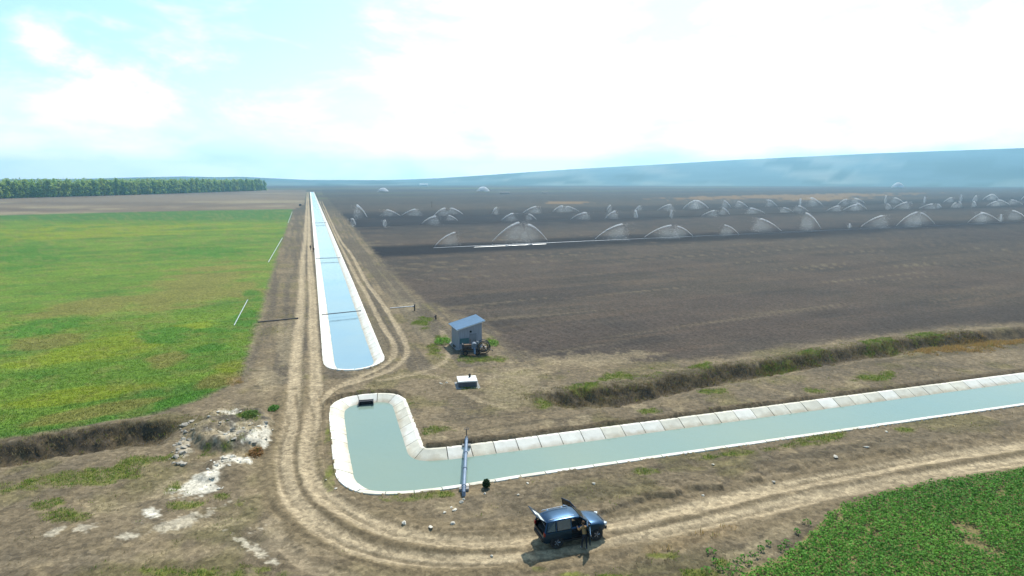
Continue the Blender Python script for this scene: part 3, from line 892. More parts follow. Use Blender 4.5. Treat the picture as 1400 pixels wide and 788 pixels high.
def water_material(name, ca, cb, ior, rough):
    m, nt, b = new_mat(name)
    N = nt.nodes.new; L = nt.links.new
    b.inputs['Base Color'].default_value = (*C(118, 160, 140, 0.85), 1)
    b.inputs['Roughness'].default_value = rough
    b.inputs['IOR'].default_value = ior
    b.inputs['Specular IOR Level'].default_value = 0.5
    tc = N('ShaderNodeTexCoord')
    n = N('ShaderNodeTexNoise'); n.inputs['Scale'].default_value = 1.6; n.inputs['Detail'].default_value = 5
    L(tc.outputs['Object'], n.inputs['Vector'])
    bp = N('ShaderNodeBump'); bp.inputs['Strength'].default_value = 0.22; bp.inputs['Distance'].default_value = 0.07
    L(n.outputs['Fac'], bp.inputs['Height']); L(bp.outputs[0], b.inputs['Normal'])
    n2 = N('ShaderNodeTexNoise'); n2.inputs['Scale'].default_value = 0.06; n2.inputs['Detail'].default_value = 6
    L(tc.outputs['Object'], n2.inputs['Vector'])
    mx = N('ShaderNodeMix'); mx.data_type = 'RGBA'
    mx.inputs[6].default_value = (*ca, 1); mx.inputs[7].default_value = (*cb, 1)
    L(n2.outputs['Fac'], mx.inputs[0]); L(mx.outputs[2], b.inputs['Base Color'])
    return m
M_water = water_material('murky_water', C(120, 150, 146, .8), C(150, 162, 140, .8), 1.36, 0.05)
M_water2 = water_material('sky_tinted_water', C(112, 160, 190, .75), C(170, 182, 172, .75), 1.6, 0.03)  # silty tone mixed with a blue that adds to the sky's reflection
def water_body(outline, label, wm):
    pts, _ = resample(outline, 1.0)
    side = water_side(pts, outline)
    nrm = offset_rings(pts, side)
    p2 = pts + nrm * 0.55
    bm = bmesh.new()
    vs = [bm.verts.new((p[0], p[1], WATER_Z)) for p in p2]
    f = bm.faces.new(vs)
    bmesh.ops.triangulate(bm, faces=[f])
    bmesh.ops.recalc_face_normals(bm, faces=bm.faces)
    if sum(fc.normal.z * fc.calc_area() for fc in bm.faces) < 0:
        bmesh.ops.reverse_faces(bm, faces=bm.faces)
    me = bpy.data.meshes.new('water'); bm.to_mesh(me); bm.free()
    o = link('water', me, wm)
    tag(o, label, 'water', kind='structure')
water_body(long_outline, 'pale sky-reflecting water in the long straight canal', M_water2)
water_body(cross_outline, 'milky green water in the cross canal and its basin', M_water)

# ------------------------------------------------------------------ materials for the objects
M_steel = mat('galvanised_steel', C(150, 160, 172), 0.45, metal=0.6, var=0.18, scale=3.0)
M_pipe_blue = mat('blue_grey_pipe_paint', C(118, 136, 160), 0.45, metal=0.2, var=0.2, scale=2.5, spec=0.5)
M_dark_steel = mat('dark_steel', C(60, 64, 74), 0.55, metal=0.4, var=0.25, scale=6)
M_alu = mat('aluminium_pipe', C(196, 202, 206), 0.35, metal=0.35, var=0.12, scale=1.0)
M_black = mat('black_rubber', C(30, 30, 32), 0.85, var=0.2, scale=20)
M_rust = mat('rusty_iron', C(104, 82, 62), 0.85, var=0.4, scale=7, bump=0.3)
M_stone = mat('pale_stone', C(224, 216, 200), 0.9, var=0.2, scale=4, bump=0.5, bscale=8, objrand=0.25)
M_stone2 = mat('grey_stone', C(178, 170, 156), 0.92, var=0.3, scale=4, bump=0.6, bscale=8, objrand=0.3)
M_white = mat('white_paint', C(244, 244, 240), 0.7, var=0.06, scale=2)
M_dkconc = mat('bare_concrete', C(150, 150, 150), 0.9, var=0.2, scale=2, bump=0.3)
M_leafv = mat('leaf_blades', (1, 1, 1), 0.75, var=0.2, scale=3, vcol=True, spec=0.2, translucent=0.3)

def grow(i0=0): pass
def at(x, y, z=0.0):
    X, Y = G(x, y, z)
    return Vector((X, Y, z))

# ------------------------------------------------------------------ shed with mono-pitch roof
def corrugated(name, w, h, mat_, parent, pitch=0.12, amp=0.018, M=None):
    n = int(w / (pitch / 2)) + 1
    xs = np.linspace(-w / 2, w / 2, n)
    V = []; Fc = []
    for i, x in enumerate(xs):
        y = amp if i % 2 else -amp
        V += [(x, y, 0), (x, y, h)]
    for i in range(n - 1):
        Fc.append([2 * i, 2 * i + 2, 2 * i + 3, 2 * i + 1])
    V = [M @ Vector(v) for v in V] if M is not None else V
    me = bpy.data.meshes.new(name); me.from_pydata([tuple(v) for v in V], [], Fc)
    o = link(name, me, mat_, parent)
    return o
M_shedwall = mat('weathered_grey_sheet', C(168, 174, 188), 0.55, metal=0.25, var=0.2, scale=1.6, stretch=(4, 4, 0.5))
M_shedroof = mat('blue_grey_roof_sheet', C(150, 178, 205), 0.30, metal=0.55, var=0.1, scale=1.2)
def shed():
    rz = R(21)
    fl = at(627.5, 477.5)                            # front left corner on the ground
    W_, D_ = 3.2, 3.5
    ux, uy = Vector((math.cos(rz), math.sin(rz), 0)), Vector((-math.sin(rz), math.cos(rz), 0))
    ctr = fl + ux * W_ / 2 + uy * D_ / 2
    z0 = zat(ctr.x, ctr.y)
    s = empty('shed', (ctr.x, ctr.y, z0), rz)
    tag(s, 'small grey metal shed with blue mono-pitch roof at the ploughed field edge', 'shed')
    hL, hR = 2.7, 3.5                               # the roof rises to the right
    w = MB()
    x0, x1, y0, y1 = -W_ / 2, W_ / 2, -D_ / 2, D_ / 2
    def wall(nm, pts, nvec):
        m = MB(); m.prism(pts, nvec); return m.build(nm, M_shedwall, s)
    wall('wall', [(x0, y0, -.15), (x1, y0, -.15), (x1, y0, hR), (x0, y0, hL)], (0, 0.06, 0))
    wall('wall', [(x0, y1, -.15), (x1, y1, -.15), (x1, y1, hR), (x0, y1, hL)], (0, -0.06, 0))
    wall('wall', [(x0, y0 + .062, -.15), (x0, y1 - .062, -.15), (x0, y1 - .062, hL - .01), (x0, y0 + .062, hL - .01)], (0.06, 0, 0))
    wall('wall', [(x1, y0 + .062, -.15), (x1, y1 - .062, -.15), (x1, y1 - .062, hR - .01), (x1, y0 + .062, hR - .01)], (-0.06, 0, 0))
    # sheet ribs on the two visible walls
    k = 0
    for i in range(14):
        x = x0 + 0.12 + i * (W_ - 0.24) / 13
        if 1.05 < x - x0 + 0 < 0: continue
        hh = hL + (hR - hL) * (x - x0) / W_ - 0.06
        m = MB(); m.box((x, y0 - 0.012, hh / 2), (0.035, 0.022, hh)); m.build('rib', M_shedwall, s)
    for i in range(10):
        y = y0 + 0.2 + i * (D_ - 0.4) / 9
        m = MB(); m.box((x0 - 0.012, y, hL / 2 - .03), (0.022, 0.035, hL - .08)); m.build('rib', M_shedwall, s)
    # roof: tilted sheet with ribs, overhanging
    sl = math.atan((hR - hL) / W_)
    rf = MB()
    ov = 0.38
    def rp(x, y, dz): return (x, y, hL + (x - x0) * math.tan(sl) + dz)
    rf.prism([rp(x0 - ov, y0 - ov, .04), rp(x1 + ov, y0 - ov, .04), rp(x1 + ov, y1 + ov * .8, .04), rp(x0 - ov, y1 + ov * .8, .04)], (0, 0, 0.05))
    ro = rf.build('roof', M_shedroof, s)
    for i in range(10):
        y = y0 - ov + 0.1 + i * (D_ + 1.8 * ov - 0.2) / 9
        m = MB(); a, b = rp(x0 - ov + .01, y, .108), rp(x1 + ov - .01, y, .108)
        m.tube([a, b], 0.022, 6); m.build('rib', M_shedroof, ro)
    m = MB(); a, b = rp(x0 - ov, y0 - ov - .012, .06), rp(x1 + ov, y0 - ov - .012, .06)
    m.prism([(a[0], a[1], a[2] - .08), (b[0], b[1], b[2] - .08), b, a], (0, -.02, 0)); m.build('fascia', M_white, ro)
    # door with frame, vent hole, hinges
    d = MB(); d.box((0.35, y0 - 0.035, 1.0), (0.95, 0.05, 1.95)); do = d.build('door', mat('door_sheet', C(140, 146, 156), 0.5, metal=0.25, var=0.2, scale=2), s)
    h = MB(); h.box((0.72, y0 - 0.08, 1.0), (0.04, 0.05, 0.18)); h.build('handle', M_dark_steel, do)
    v = MB(); v.tube([(0.05, y0 - 0.005, 2.25), (0.05, y0 - 0.045, 2.25)], 0.15, 14); v.build('vent', M_black, s)
    gs = MB(); gs.box((-0.85, y0 - 0.03, 1.05), (1.25, 0.03, 0.75)); gs.build('panel', mat('green_panel', C(86, 124, 128), 0.6, var=0.2, scale=3), s)
    b = MB(); b.box((0, 0, -.02), (W_ + 1.0, D_ + 1.0, 0.14)); b.build('base_slab', M_dkconc, s)
    return s
shed()

# ------------------------------------------------------------------ pump cart in front of the shed
def pump_cart():
    p = at(650, 484.5)
    c = empty('pump_cart', (p.x, p.y, zat(p.x, p.y)), R(8))
    tag(c, 'rusty brown pump engine on a wheeled cart with big round hose reel before the shed', 'pump cart')
    m = MB()
    for y in (-.45, .45): m.box((-.2, y, .55), (3.4, .1, .14))
    for x in (-1.7, -.6, .5, 1.4): m.box((x, 0, .55), (.09, .8, .11))
    m.build('chassis', M_dark_steel, c)
    m = MB(); m.tube([(1.45, 0, .55), (2.1, 0, .5), (2.3, 0, .35)], .05, 8); m.build('drawbar', M_dark_steel, c)
    e = MB(); e.box((-1.0, 0, 1.0), (1.05, .62, .7), taper=.9); eo = e.build('engine', M_rust, c, bevel=.04)
    for k in range(5):
        m = MB(); m.tube([(-1.4 + k * .2, -.33, 1.15), (-1.4 + k * .2, -.46, 1.1), (-1.4 + k * .2, -.46, .85)], .05, 7); m.build('manifold', M_dark_steel, eo)
    m = MB(); m.tube([(-.65, .1, 1.3), (-.65, .1, 1.85), (-.55, .1, 1.95)], .05, 8); m.build('exhaust', M_rust, eo)
    m = MB(); m.box((-1.62, 0, 1.02), (.14, .8, .85)); m.build('radiator', M_dark_steel, c, bevel=.02)
    m = MB(); m.tube([(-.15, -.4, 1.25), (-.15, .45, 1.25)], .3, 16); m.build('fuel_tank', mat('faded_tank_paint', C(112, 124, 140), .5, var=.25), c, smooth=True)
    m = MB(); m.tube([(-.3, -.1, .85), (-.02, -.1, .85)], .34, 16); m.tube([(-.15, -.1, .85), (-.15, -.75, .8), (-.15, -1.0, .3)], .12, 10); m.build('pump', M_pipe_blue, c, smooth=True)
    # hose reel: two rims, spokes and wound hose
    rot = Matrix.Rotation(R(90), 3, 'X')
    hub = Vector((1.05, 0, .98))
    for y in (-.38, .38):
        m = MB(); m.torus(hub + Vector((0, y, 0)), rot, .82, .05, 28, 8)
        for k in range(6):
            a = k * math.pi / 3
            m.tube([hub + Vector((0, y, 0)), hub + Vector((.8 * math.cos(a), y, .8 * math.sin(a)))], .025, 6)
        m.build('reel_rim', M_dark_steel, c)
    m = MB()
    for k in range(6):
        m.torus(hub + Vector((0, -.29 + k * .116, 0)), rot, .58 + .05 * (k % 2), .07, 24, 8)
    m.build('hose', mat('dusty_hose', C(120, 108, 88), .85, var=.3, scale=8), c, smooth=True)
    m = MB(); m.tube([hub + Vector((0, -.42, 0)), hub + Vector((0, .42, 0))], .12, 10); m.build('reel_axle', M_rust, c)
    for x, y in ((-1.35, -.62), (-1.35, .62), (.2, -.62), (.2, .62)):
        w = MB(); w.torus((x, y, .36), rot, .26, .1, 20, 8); wo = w.build('wheel', M_black, c, smooth=True)
        r_ = MB(); r_.tube([(x, y - .07, .36), (x, y + .07, .36)], .18, 14); r_.build('rim', M_rust, wo)
    m = MB(); m.tube([(.35, -.35, 1.3), (.35, -.35, 1.75), (.1, -.35, 1.82)], .035, 7); m.build('lever', M_white, c)
pump_cart()

# ------------------------------------------------------------------ white concrete chamber
def chamber():
    a, b = at(626.5, 531), at(653, 529.5)
    ctr = (a + b) / 2
    dirv = (b - a); rz = math.atan2(dirv.y, dirv.x)
    w = dirv.length; dep = 1.9
    ctr += Vector((-math.sin(rz), math.cos(rz), 0)) * dep / 2
    z0 = zat(ctr.x, ctr.y) - .05
    c = empty('valve_chamber', (ctr.x, ctr.y, z0), rz)
    tag(c, 'low concrete valve chamber with white lid and short black pipe on top', 'valve chamber')
    m = MB(); m.box((0, 0, .31), (w - .12, dep - .12, .62)); m.build('wall', mat('shade_dark_concrete', C(92, 94, 100), .9, var=.2, scale=2), c, bevel=.02)  # the walls' shade is put into a darker base colour
    m = MB(); m.box((0, 0, .70), (w, dep, .14)); lo = m.build('lid', M_white, c, bevel=.02)
    m = MB(); m.tube([(.35, .45, .77), (.35, .45, 1.12)], .12, 12); m.build('pipe_stub', M_black, lo)
    m = MB(); m.box((-.35, -.1, .785), (.6, .6, .03)); m.build('hatch', mat('lid_hatch', C(232, 234, 232), .6), lo)
    m = MB(); m.box((0, -.1, .03), (w + .5, dep + .5, .06)); m.build('apron', M_dkconc, c)
chamber()

# ------------------------------------------------------------------ big pipe over the cross canal
def pipe_bridge():
    a, b = at(637.8, 600, .45), at(634.2, 665.5, .45)
    za = .38
    c = empty('pipe_bridge', (b.x, b.y, 0))
    tag(c, 'thick blue-grey steel pipe bridging the cross canal beside the dark shrub', 'pipe')
    A, B = Vector((a.x - b.x, a.y - b.y, za)), Vector((0, 0, za))
    d = (A - B).normalized()
    m = MB(); m.tube([B - d * .1, A + d * .1], .135, 18); m.build('pipe', M_pipe_blue, c, smooth=True)
    for t in (.02, .35, .68, .98):
        p = B + (A - B) * t
        m = MB(); m.tube([p - d * .035, p + d * .035], .175, 18); m.build('flange', M_pipe_blue, c)
    m = MB(); m.tube([A + d * .1, A + d * .45 + Vector((0, 0, .02)), A + d * .75 + Vector((0, 0, -.2)), A + d * .85 + Vector((0, 0, -.75))], .135, 16); m.build('elbow', M_dark_steel, c, smooth=True)
    m = MB(); m.tube([B - d * .1, B - d * .4 + Vector((0, 0, -.1)), B - d * .5 + Vector((0, 0, -.7))], .135, 16); m.build('elbow', M_pipe_blue, c, smooth=True)
    m = MB(); p = A + d * .5; m.tube([p + Vector((0, 0, .15)), p + Vector((0, 0, .75))], .035, 8); m.torus(p + Vector((0, 0, .75)), Matrix.Identity(3), .2, .025, 16, 6); m.build('valve_wheel', M_dark_steel, c)
    for t in (.04, .93):
        p = B + (A - B) * t
        m = MB(); m.box((p.x, p.y, -.02), (.7, .4, .42)); m.build('support', M_dkconc, c, bevel=.02)
pipe_bridge()

# ------------------------------------------------------------------ outlet in the basin end wall
M_trim0 = mat('tarred_steel', C(44, 48, 58), .7, var=.2)
def outlet():
    p = at(500.5, 553, -.35)
    q = at(499, 541.5, 0)
    dirv = Vector(((q - p).x, (q - p).y, 0))
    rz = R(12)
    c = empty('canal_outlet', (p.x, p.y, 0), rz)
    tag(c, 'dark steel culvert outlet set in the end wall of the basin', 'culvert')
    m = MB()
    m.box((-.70, .25, -.36), (.08, .9, .6)); m.box((.70, .25, -.36), (.08, .9, .6)); m.box((0, .30, -.07), (1.48, .5, .06))
    m.build('headwall', M_trim0, c)
    m = MB(); m.box((0, .35, -.32), (1.36, .04, .68)); m.build('opening', M_black, c)  # black panel stands for the unlit inside of the culvert
    for k in range(7):
        m = MB(); m.tube([(-.6 + k * .2, -.10, -.12), (-.6 + k * .2, -.2, -.66)], .018, 6); m.build('bar', M_dark_steel, c)
    m = MB(); m.box((-.2, -.22, -.5), (.7, .1, .05)); m.build('gate_rail', M_steel, c)
outlet()

# ------------------------------------------------------------------ pipes lying about
def ground_pipe(pa, pb, r, m, label, z=None, joints=True, seg=6.0, lift=0.0, name='irrigation_pipe', cat='pipe', nseg=None):
    a, b = at(*pa), at(*pb)
    z0 = r + .02 + lift
    c = empty(name, (a.x, a.y, 0))
    tag(c, label, cat)
    A = Vector((0, 0, z0)); B = Vector((b.x - a.x, b.y - a.y, z0))
    l = (B - A).length
    n = nseg or max(1, min(24, int(l / seg)))
    d = (B - A) / n
    for i in range(n):
        mb = MB(); mb.tube([A + d * i + d.normalized() * .05, A + d * (i + 1) - d.normalized() * .05], r, 8)
        mb.build('segment', m, c, smooth=True)
        if joints:
            mj = MB(); mj.tube([A + d * (i + 1) - d.normalized() * .09, A + d * (i + 1) + d.normalized() * .09], r * 1.4, 8); mj.build('coupling', m, c)
    return c
ground_pipe((320, 446), (338.5, 411), .07, M_alu, 'single white pipe lying in the grain field nearest the camera')
ground_pipe((367, 359), (386, 326), .09, M_alu, 'white pipe lying farther off along the grain field edge')
ground_pipe((394, 305), (399.5, 290), .1, M_alu, 'farthest white pipe at the top corner of the grain field')
ground_pipe((352, 441.5), (407, 436), .08, M_dark_steel, 'dark pipe lying on bare earth between grain field and track')
ground_pipe((439.5, 432), (492.5, 426.5), .075, M_dark_steel, 'nearest thin dark pipe crossing over the long canal', lift=.08)
ground_pipe((533, 422.2), (566, 419.5), .07, M_steel, 'grey pipe leading to the hydrant at the ploughed field corner')
ground_pipe((431.5, 354.5), (464.5, 353.5), .10, M_steel, 'second pipe crossing over the long canal farther away', lift=.08)
ground_pipe((427.8, 305.8), (445.5, 305.2), .13, M_steel, 'third and farthest pipe crossing over the long canal', lift=.08)
ground_pipe((592, 339.5), (1400, 303.5), .06, M_steel, 'long pale sprinkler pipe along the nearest sprinkler row', seg=14)
ground_pipe((484, 310), (1400, 282), .045, M_dark_steel, 'long pale sprinkler pipe along the middle sprinkler row', seg=24)
ground_pipe((500, 298.5), (1400, 273.5), .045, M_dark_steel, 'long pale sprinkler pipe along the farthest sprinkler row', seg=30)
ground_pipe((648, 338.8), (746, 334.3), .09, M_alu, 'added paler pipe stretch standing for a glint under the tallest twin water arcs', seg=9, nseg=3)  # paler, thicker copy laid over the row pipe as its glint

def hydrant(px, py, h, r, label, red=False):
    p = at(px, py)
    c = empty('hydrant', (p.x, p.y, zat(p.x, p.y)))
    tag(c, label, 'hydrant')
    m = MB(); m.tube([(0, 0, -.1), (0, 0, h)], r, 10); m.build('standpipe', M_black, c)
    m = MB(); m.tube([(0, 0, h * .7), (-r * 3.2, 0, h * .7)], r * .8, 8); m.build('outlet_arm', M_dark_steel, c)
    m = MB(); m.torus((0, 0, h + .06), Matrix.Identity(3), r * 1.5, .025, 14, 6); m.tube([(0, 0, h), (0, 0, h + .08)], .03, 6); m.build('handwheel', M_dark_steel, c)
hydrant(567, 425, 1.0, .11, 'black hydrant standpipe on the pale patch at the field corner')
hydrant(596, 437, .65, .1, 'short dark hydrant between the field corner and the shed')
def pole(px, py, h, label):
    p = at(px, py)
    c = empty('utility_pole', (p.x, p.y, 0)); tag(c, label, 'pole')
    m = MB(); m.tube([(0, 0, -.3), (0, 0, h)], [.16, .11], 8); m.build('post', M_rust, c)
    m = MB(); m.box((0, 0, h - .5), (1.2, .1, .12)); m.build('crossarm', M_rust, c)
pole(590.5, 284, 5.0, 'lone dark pole standing in the field beyond the sprinklers')

# ------------------------------------------------------------------ leaf clusters: shrub, crops, grass
def leaf_cloud(P, size, col, jitter=0.25, up=0.3, aspect=0.6):
    """quads at points P with random orientation; returns V, F, colours"""
    n = len(P)
    nv = rng.normal(size=(n, 3)); nv[:, 2] = np.abs(nv[:, 2]) + up
    nv /= np.linalg.norm(nv, axis=1)[:, None]
    a = np.cross(nv, rng.normal(size=(n, 3))); a /= np.linalg.norm(a, axis=1)[:, None]
    b = np.cross(nv, a)
    s = (size * (1 + jitter * rng.normal(size=n)).clip(.4, 2))[:, None]
    a, b = a * s * .5, b * s * .5 * aspect
    V = np.stack([P - a, P - b * .9 + a * .1, P + a, P + b * .9 + a * .1], 1).reshape(-1, 3)
    Fc = np.arange(4 * n).reshape(n, 4)
    c = np.repeat(col, 4, 0) if col.ndim == 2 else np.tile(col, (4 * n, 1))
    return V, Fc, c
def blade_tufts(X, Y, Z, h, col, blades=5, spread=.12, width=.035, lean=.55):
    n = len(X)
    N = n * blades
    i = np.repeat(np.arange(n), blades)
    ang = rng.uniform(0, 2 * np.pi, N)
    bx, by = X[i] + rng.normal(0, spread, N), Y[i] + rng.normal(0, spread, N)
    hh = h[i] * rng.uniform(.5, 1.1, N)
    ln = hh * rng.uniform(.1, lean, N)
    w = width * rng.uniform(.6, 1.4, N)
    dx, dy = np.cos(ang), np.sin(ang)
    p0 = np.stack([bx - dy * w, by + dx * w, Z[i] - .03], 1)
    p1 = np.stack([bx + dy * w, by - dx * w, Z[i] - .03], 1)
    p2 = np.stack([bx + dx * ln, by + dy * ln, Z[i] + hh], 1)
    V = np.stack([p0, p1, p2], 1).reshape(-1, 3)
    c = np.repeat(col[i] * rng.uniform(.75, 1.25, (N, 1)), 3, 0)
    return V, np.arange(3 * N).reshape(N, 3), c
def vary(base, n, amt=.2):
    return np.clip(base * (1 + amt * rng.normal(size=(n, 1))) , .003, .9)

def shrub():
    p = at(665, 667)
    c = empty('shrub', (p.x, p.y, zat(p.x, p.y)))
    tag(c, 'small dark round shrub on the canal bank beside the pipe', 'shrub')
    n = 900
    d = rng.normal(size=(n, 3)); d /= np.linalg.norm(d, axis=1)[:, None]
    P_ = d * (rng.uniform(.3, 1, (n, 1)) ** .5) * np.array([.29, .29, .34]) + np.array([0, 0, .34])
    P_[:, :2] *= 1 + .12 * np.sin(P_[:, 2:3] * 9)
    V_, F_, c_ = leaf_cloud(P_, .11, vary(C(46, 74, 34), n, .3))
    link('foliage', mesh_np('foliage', V_, F_, colors=c_), M_leafv, c)
    m = MB()
    for k in range(5):
        a = k * 1.26; m.tube([(0, 0, -.05), (.12 * math.cos(a), .12 * math.sin(a), .3), (.22 * math.cos(a), .22 * math.sin(a), .6)], [.03, .02, .01], 6)
    m.build('stem', M_rust, c)
shrub()

def crop():
    # plants on a jittered grid inside the crop polygon, as far as the picture (and a step aside) shows
    P4 = np.array(crop_poly)
    xs = np.arange(P4[:, 0].min(), 75, .27); ys = np.arange(24, P4[:, 1].max(), .27)
    gx, gy = np.meshgrid(xs, ys); gx, gy = gx.ravel(), gy.ravel()
    gx = gx + rng.uniform(-.15, .15, gx.size); gy = gy + rng.uniform(-.15, .15, gy.size)
    ok = inside(gx, gy, crop_poly) & (gy < 60) & (gx < 8 + .95 * gy) 
    gx, gy = gx[ok], gy[ok]
    px, py = px_of(gx, gy)
    hole = ell(px, py, [(1148, 710, 9, 3, .5), (1168, 717, 5, 2.5, .5), (1198, 730, 9, 5, .6), (1185, 722, 6, 3, .5), (1330, 728, 22, 7, .6), (1350, 752, 22, 8, .4), (1305, 720, 9, 4, .3), (1368, 674, 4, 5, .3), (1290, 668, 4, 3), (1168, 767, 6, 4), (1325, 742, 12, 7), (1040, 775, 12, 4)], (fbm(gx * 1.2, gy * 1.2, 3, 61) - .5) * 1.4)
    edge, _, _ = polyd(gx, gy, np.array(crop_poly[:12]), 20)
    keep = (rng.uniform(size=gx.size) > hole * .97) & (edge + (fbm(gx * 1.1, gy * 1.1, 3, 71) - .5) * 1.1 > .12)
    gx, gy = gx[keep], gy[keep]
    T2 = terrain(gx, gy, False); gz = T2['z']
    n = gx.size
    size = (.8 + .5 * fbm(gx * .6, gy * .6, 3, 66)) * rng.uniform(.75, 1.2, n)
    L_ = 18
    i = np.repeat(np.arange(n), L_)
    a = rng.uniform(0, 2 * np.pi, n * L_); rad = np.sqrt(rng.uniform(0, 1, n * L_)) * .24 * size[i]
    hz = (.34 - .75 * rad) * size[i] * rng.uniform(.7, 1.05, n * L_)
    P_ = np.stack([gx[i] + rad * np.cos(a), gy[i] + rad * np.sin(a), gz[i] + np.maximum(hz, .03)], 1)
    tone = fbm(gx * .35, gy * .35, 3, 68)
    base = C(82, 138, 50)[None] * (1 - tone[:, None]) + C(124, 178, 68)[None] * tone[:, None]
    cc = base[i] * rng.uniform(.7, 1.3, (n * L_, 1))
    V_, F_, c_ = leaf_cloud(P_, .13, np.clip(cc, .003, .6), up=.7, aspect=.75)
    o = link('crop_plants', mesh_np('crop_plants', V_, F_, colors=c_), M_leafv)
    tag(o, 'dense mass of low leafy green crop plants at the lower right', 'crop', kind='stuff')
    # separate plants outside the closed rows
    spots = [(1000, 779), (1008, 770), (1018, 765), (1024, 773), (985, 780), (978, 771), (995, 787), (1040, 752), (1050, 745), (1031, 760), (1068, 752), (1075, 745), (966, 782), (1014, 783), (1090, 728), (1104, 716), (972, 757)]
    for k, (sx, sy) in enumerate(sorted(spots)):
        q = at(sx, sy); sc = random.uniform(.8, 1.45)
        if inside(np.array([q.x]), np.array([q.y]), crop_poly)[0]: pass
        m_ = 26
        a = rng.uniform(0, 2 * np.pi, m_); rad = np.sqrt(rng.uniform(0, 1, m_)) * .26 * sc
        P_ = np.stack([rad * np.cos(a), rad * np.sin(a), (.32 - .7 * rad).clip(.04) * sc], 1)
        V_, F_, c_ = leaf_cloud(P_, .15, vary(C(96, 150, 56), m_, .25), up=.6, aspect=.75)
        e = empty('crop_plant', (q.x, q.y, zat(q.x, q.y)))
        tag(e, 'single low green plant on bare earth outside the crop edge, %s from the left' % nth(k + 1), 'plant', 'stray plants beside the leafy crop')
        link('leaves', mesh_np('leaves', V_, F_, colors=c_), M_leafv, e)
        m = MB(); m.tube([(0, 0, -.05), (.01, 0, .22 * sc)], [.015, .008], 5); m.build('stem', M_leafstem, e)
M_leafstem = mat('green_stem', C(86, 110, 52), .8)
crop()

def grass():
    N = 330000
    # candidates over the visible ground out to ~115 m
    a = rng.uniform(R(-47), R(47), N); r = np.sqrt(rng.uniform(27 ** 2, 112 ** 2, N))
    X, Y = r * np.sin(a), r * np.cos(a)
    T2 = terrain(X, Y, False)
    dens = .006 + .9 * T2['grass'] + .8 * T2['rust'] + .12 * (T2['bank'] > .2) + .12 * T2['mound']
    verge = sst(.50, .68, fbm(X * .22 + 5, Y * .22, 4, 126)) * .04 + sst(.55, .7, fbm(X * .9, Y * .9, 3, 96)) * .02
    dens = dens + verge
    dl, _, _ = polyd(X, Y, dr_top, 12); dens = dens + .45 * (1 - sst(.5, 2.4, dl)) * (~T2['plough'])
    dl, _, _ = polyd(X, Y, dl_top, 12); dens = dens + .35 * (1 - sst(.4, 1.8, dl)) * (~T2['grain'])
    dens *= (T2['csd'] < -.35) & (T2['lane'] < .3) & ~T2['crop'] & ~T2['grain'] & ~T2['plough']
    dens *= np.where(T2['road'] > .5, .05, 1)
    ok = rng.uniform(size=N) < dens
    X, Y = X[ok], Y[ok]
    n = X.size
    Z = T2['z'][ok]; g = T2['grass'][ok]; ru = T2['rust'][ok]; bk = T2['bank'][ok]
    u = rng.uniform(size=n)
    cols = np.where((u < .15 + .75 * g)[:, None], C(140, 156, 62), C(150, 138, 100))
    cols = np.where((u < .35 * g)[:, None], C(110, 148, 58), cols)
    cols = np.where((rng.uniform(size=n) < ru * .9)[:, None], C(190, 158, 100), cols)
    cols = np.where(((bk > .25) & (rng.uniform(size=n) < .7))[:, None], C(140, 124, 88), cols)
    h = rng.uniform(.05, .15, n) * (1 + 1.3 * (bk > .25) + .3 * g + 1.9 * ru)
    V_, F_, c_ = blade_tufts(X, Y, Z, h, cols, 6, .15, .026, 1.0)
    o = link('grass', mesh_np('grass', V_, F_, colors=c_), M_leafv)
    tag(o, 'dry and green grass tufts over the verges and ditch banks', 'grass', kind='stuff')
    # short blades of the grain field in its near part
    N = 130000
    a = rng.uniform(R(-47), R(-10), N); r = rng.uniform(48, 150, N)
    X, Y = r * np.sin(a), r * np.cos(a)
    T3 = terrain(X, Y)
    eg, _, _ = polyd(X, Y, np.array(grain_poly[4:]), 14.0)
    ok = T3['grain'] & (eg + (fbm(X * .9, Y * .9, 3, 3) - .5) * 1.6 > .5) & (rng.uniform(size=N) > sst(60, 145, r))
    X, Y, Z, cc = X[ok], Y[ok], T3['z'][ok], T3['col'][ok]
    V_, F_, c_ = blade_tufts(X, Y, Z, rng.uniform(.06, .16, X.size), cc * 1.45, 3, .2, .04, .9)
    o = link('grain_blades', mesh_np('grain_blades', V_, F_, colors=c_), M_leafv)
    tag(o, 'short green blades of the grain field left of the track', 'grain', kind='stuff')
grass()

# nettles by the shed
def weeds(px, py, rx, ry, hgt, col, label, n=700):
    p = at(px, py)
    c = empty('weed_clump', (p.x, p.y, zat(p.x, p.y))); tag(c, label, 'weeds')
    a = rng.uniform(0, 2 * np.pi, n); q = np.sqrt(rng.uniform(0, 1, n))
    P_ = np.stack([q * rx * np.cos(a), q * ry * np.sin(a), rng.uniform(.05, 1, n) * hgt * (1 - .6 * q)], 1)
    V_, F_, c_ = leaf_cloud(P_, .17, vary(col, n, .25), up=.5)
    link('leaves', mesh_np('leaves', V_, F_, colors=c_), M_leafv, c)
    m = MB()
    for k in range(14):
        aa, qq = random.uniform(0, 6.3), random.uniform(0, .7)
        m.tube([(qq * rx * math.cos(aa), qq * ry * math.sin(aa), -.05), (qq * rx * math.cos(aa) + .05, qq * ry * math.sin(aa), hgt * .7)], .012, 4)
    m.build('stem', M_leafstem, c)
weeds(605, 468, 1.15, 1.7, .7, C(124, 172, 62), 'bright green weeds left of the metal shed')
weeds(673, 470, .9, 1.6, .5, C(124, 168, 62), 'bright green weeds right behind the pump cart', 450)
weeds(374, 560, .5, .7, .5, C(90, 140, 54), 'small green bush at the top of the rubble heap', 300)
weeds(343, 578, .7, .9, .5, C(104, 134, 60), 'green weeds in the middle of the rubble heap', 350)
weeds(350, 622, .55, .8, .75, C(158, 118, 70), 'rust-coloured dry weeds below the rubble heap', 350)

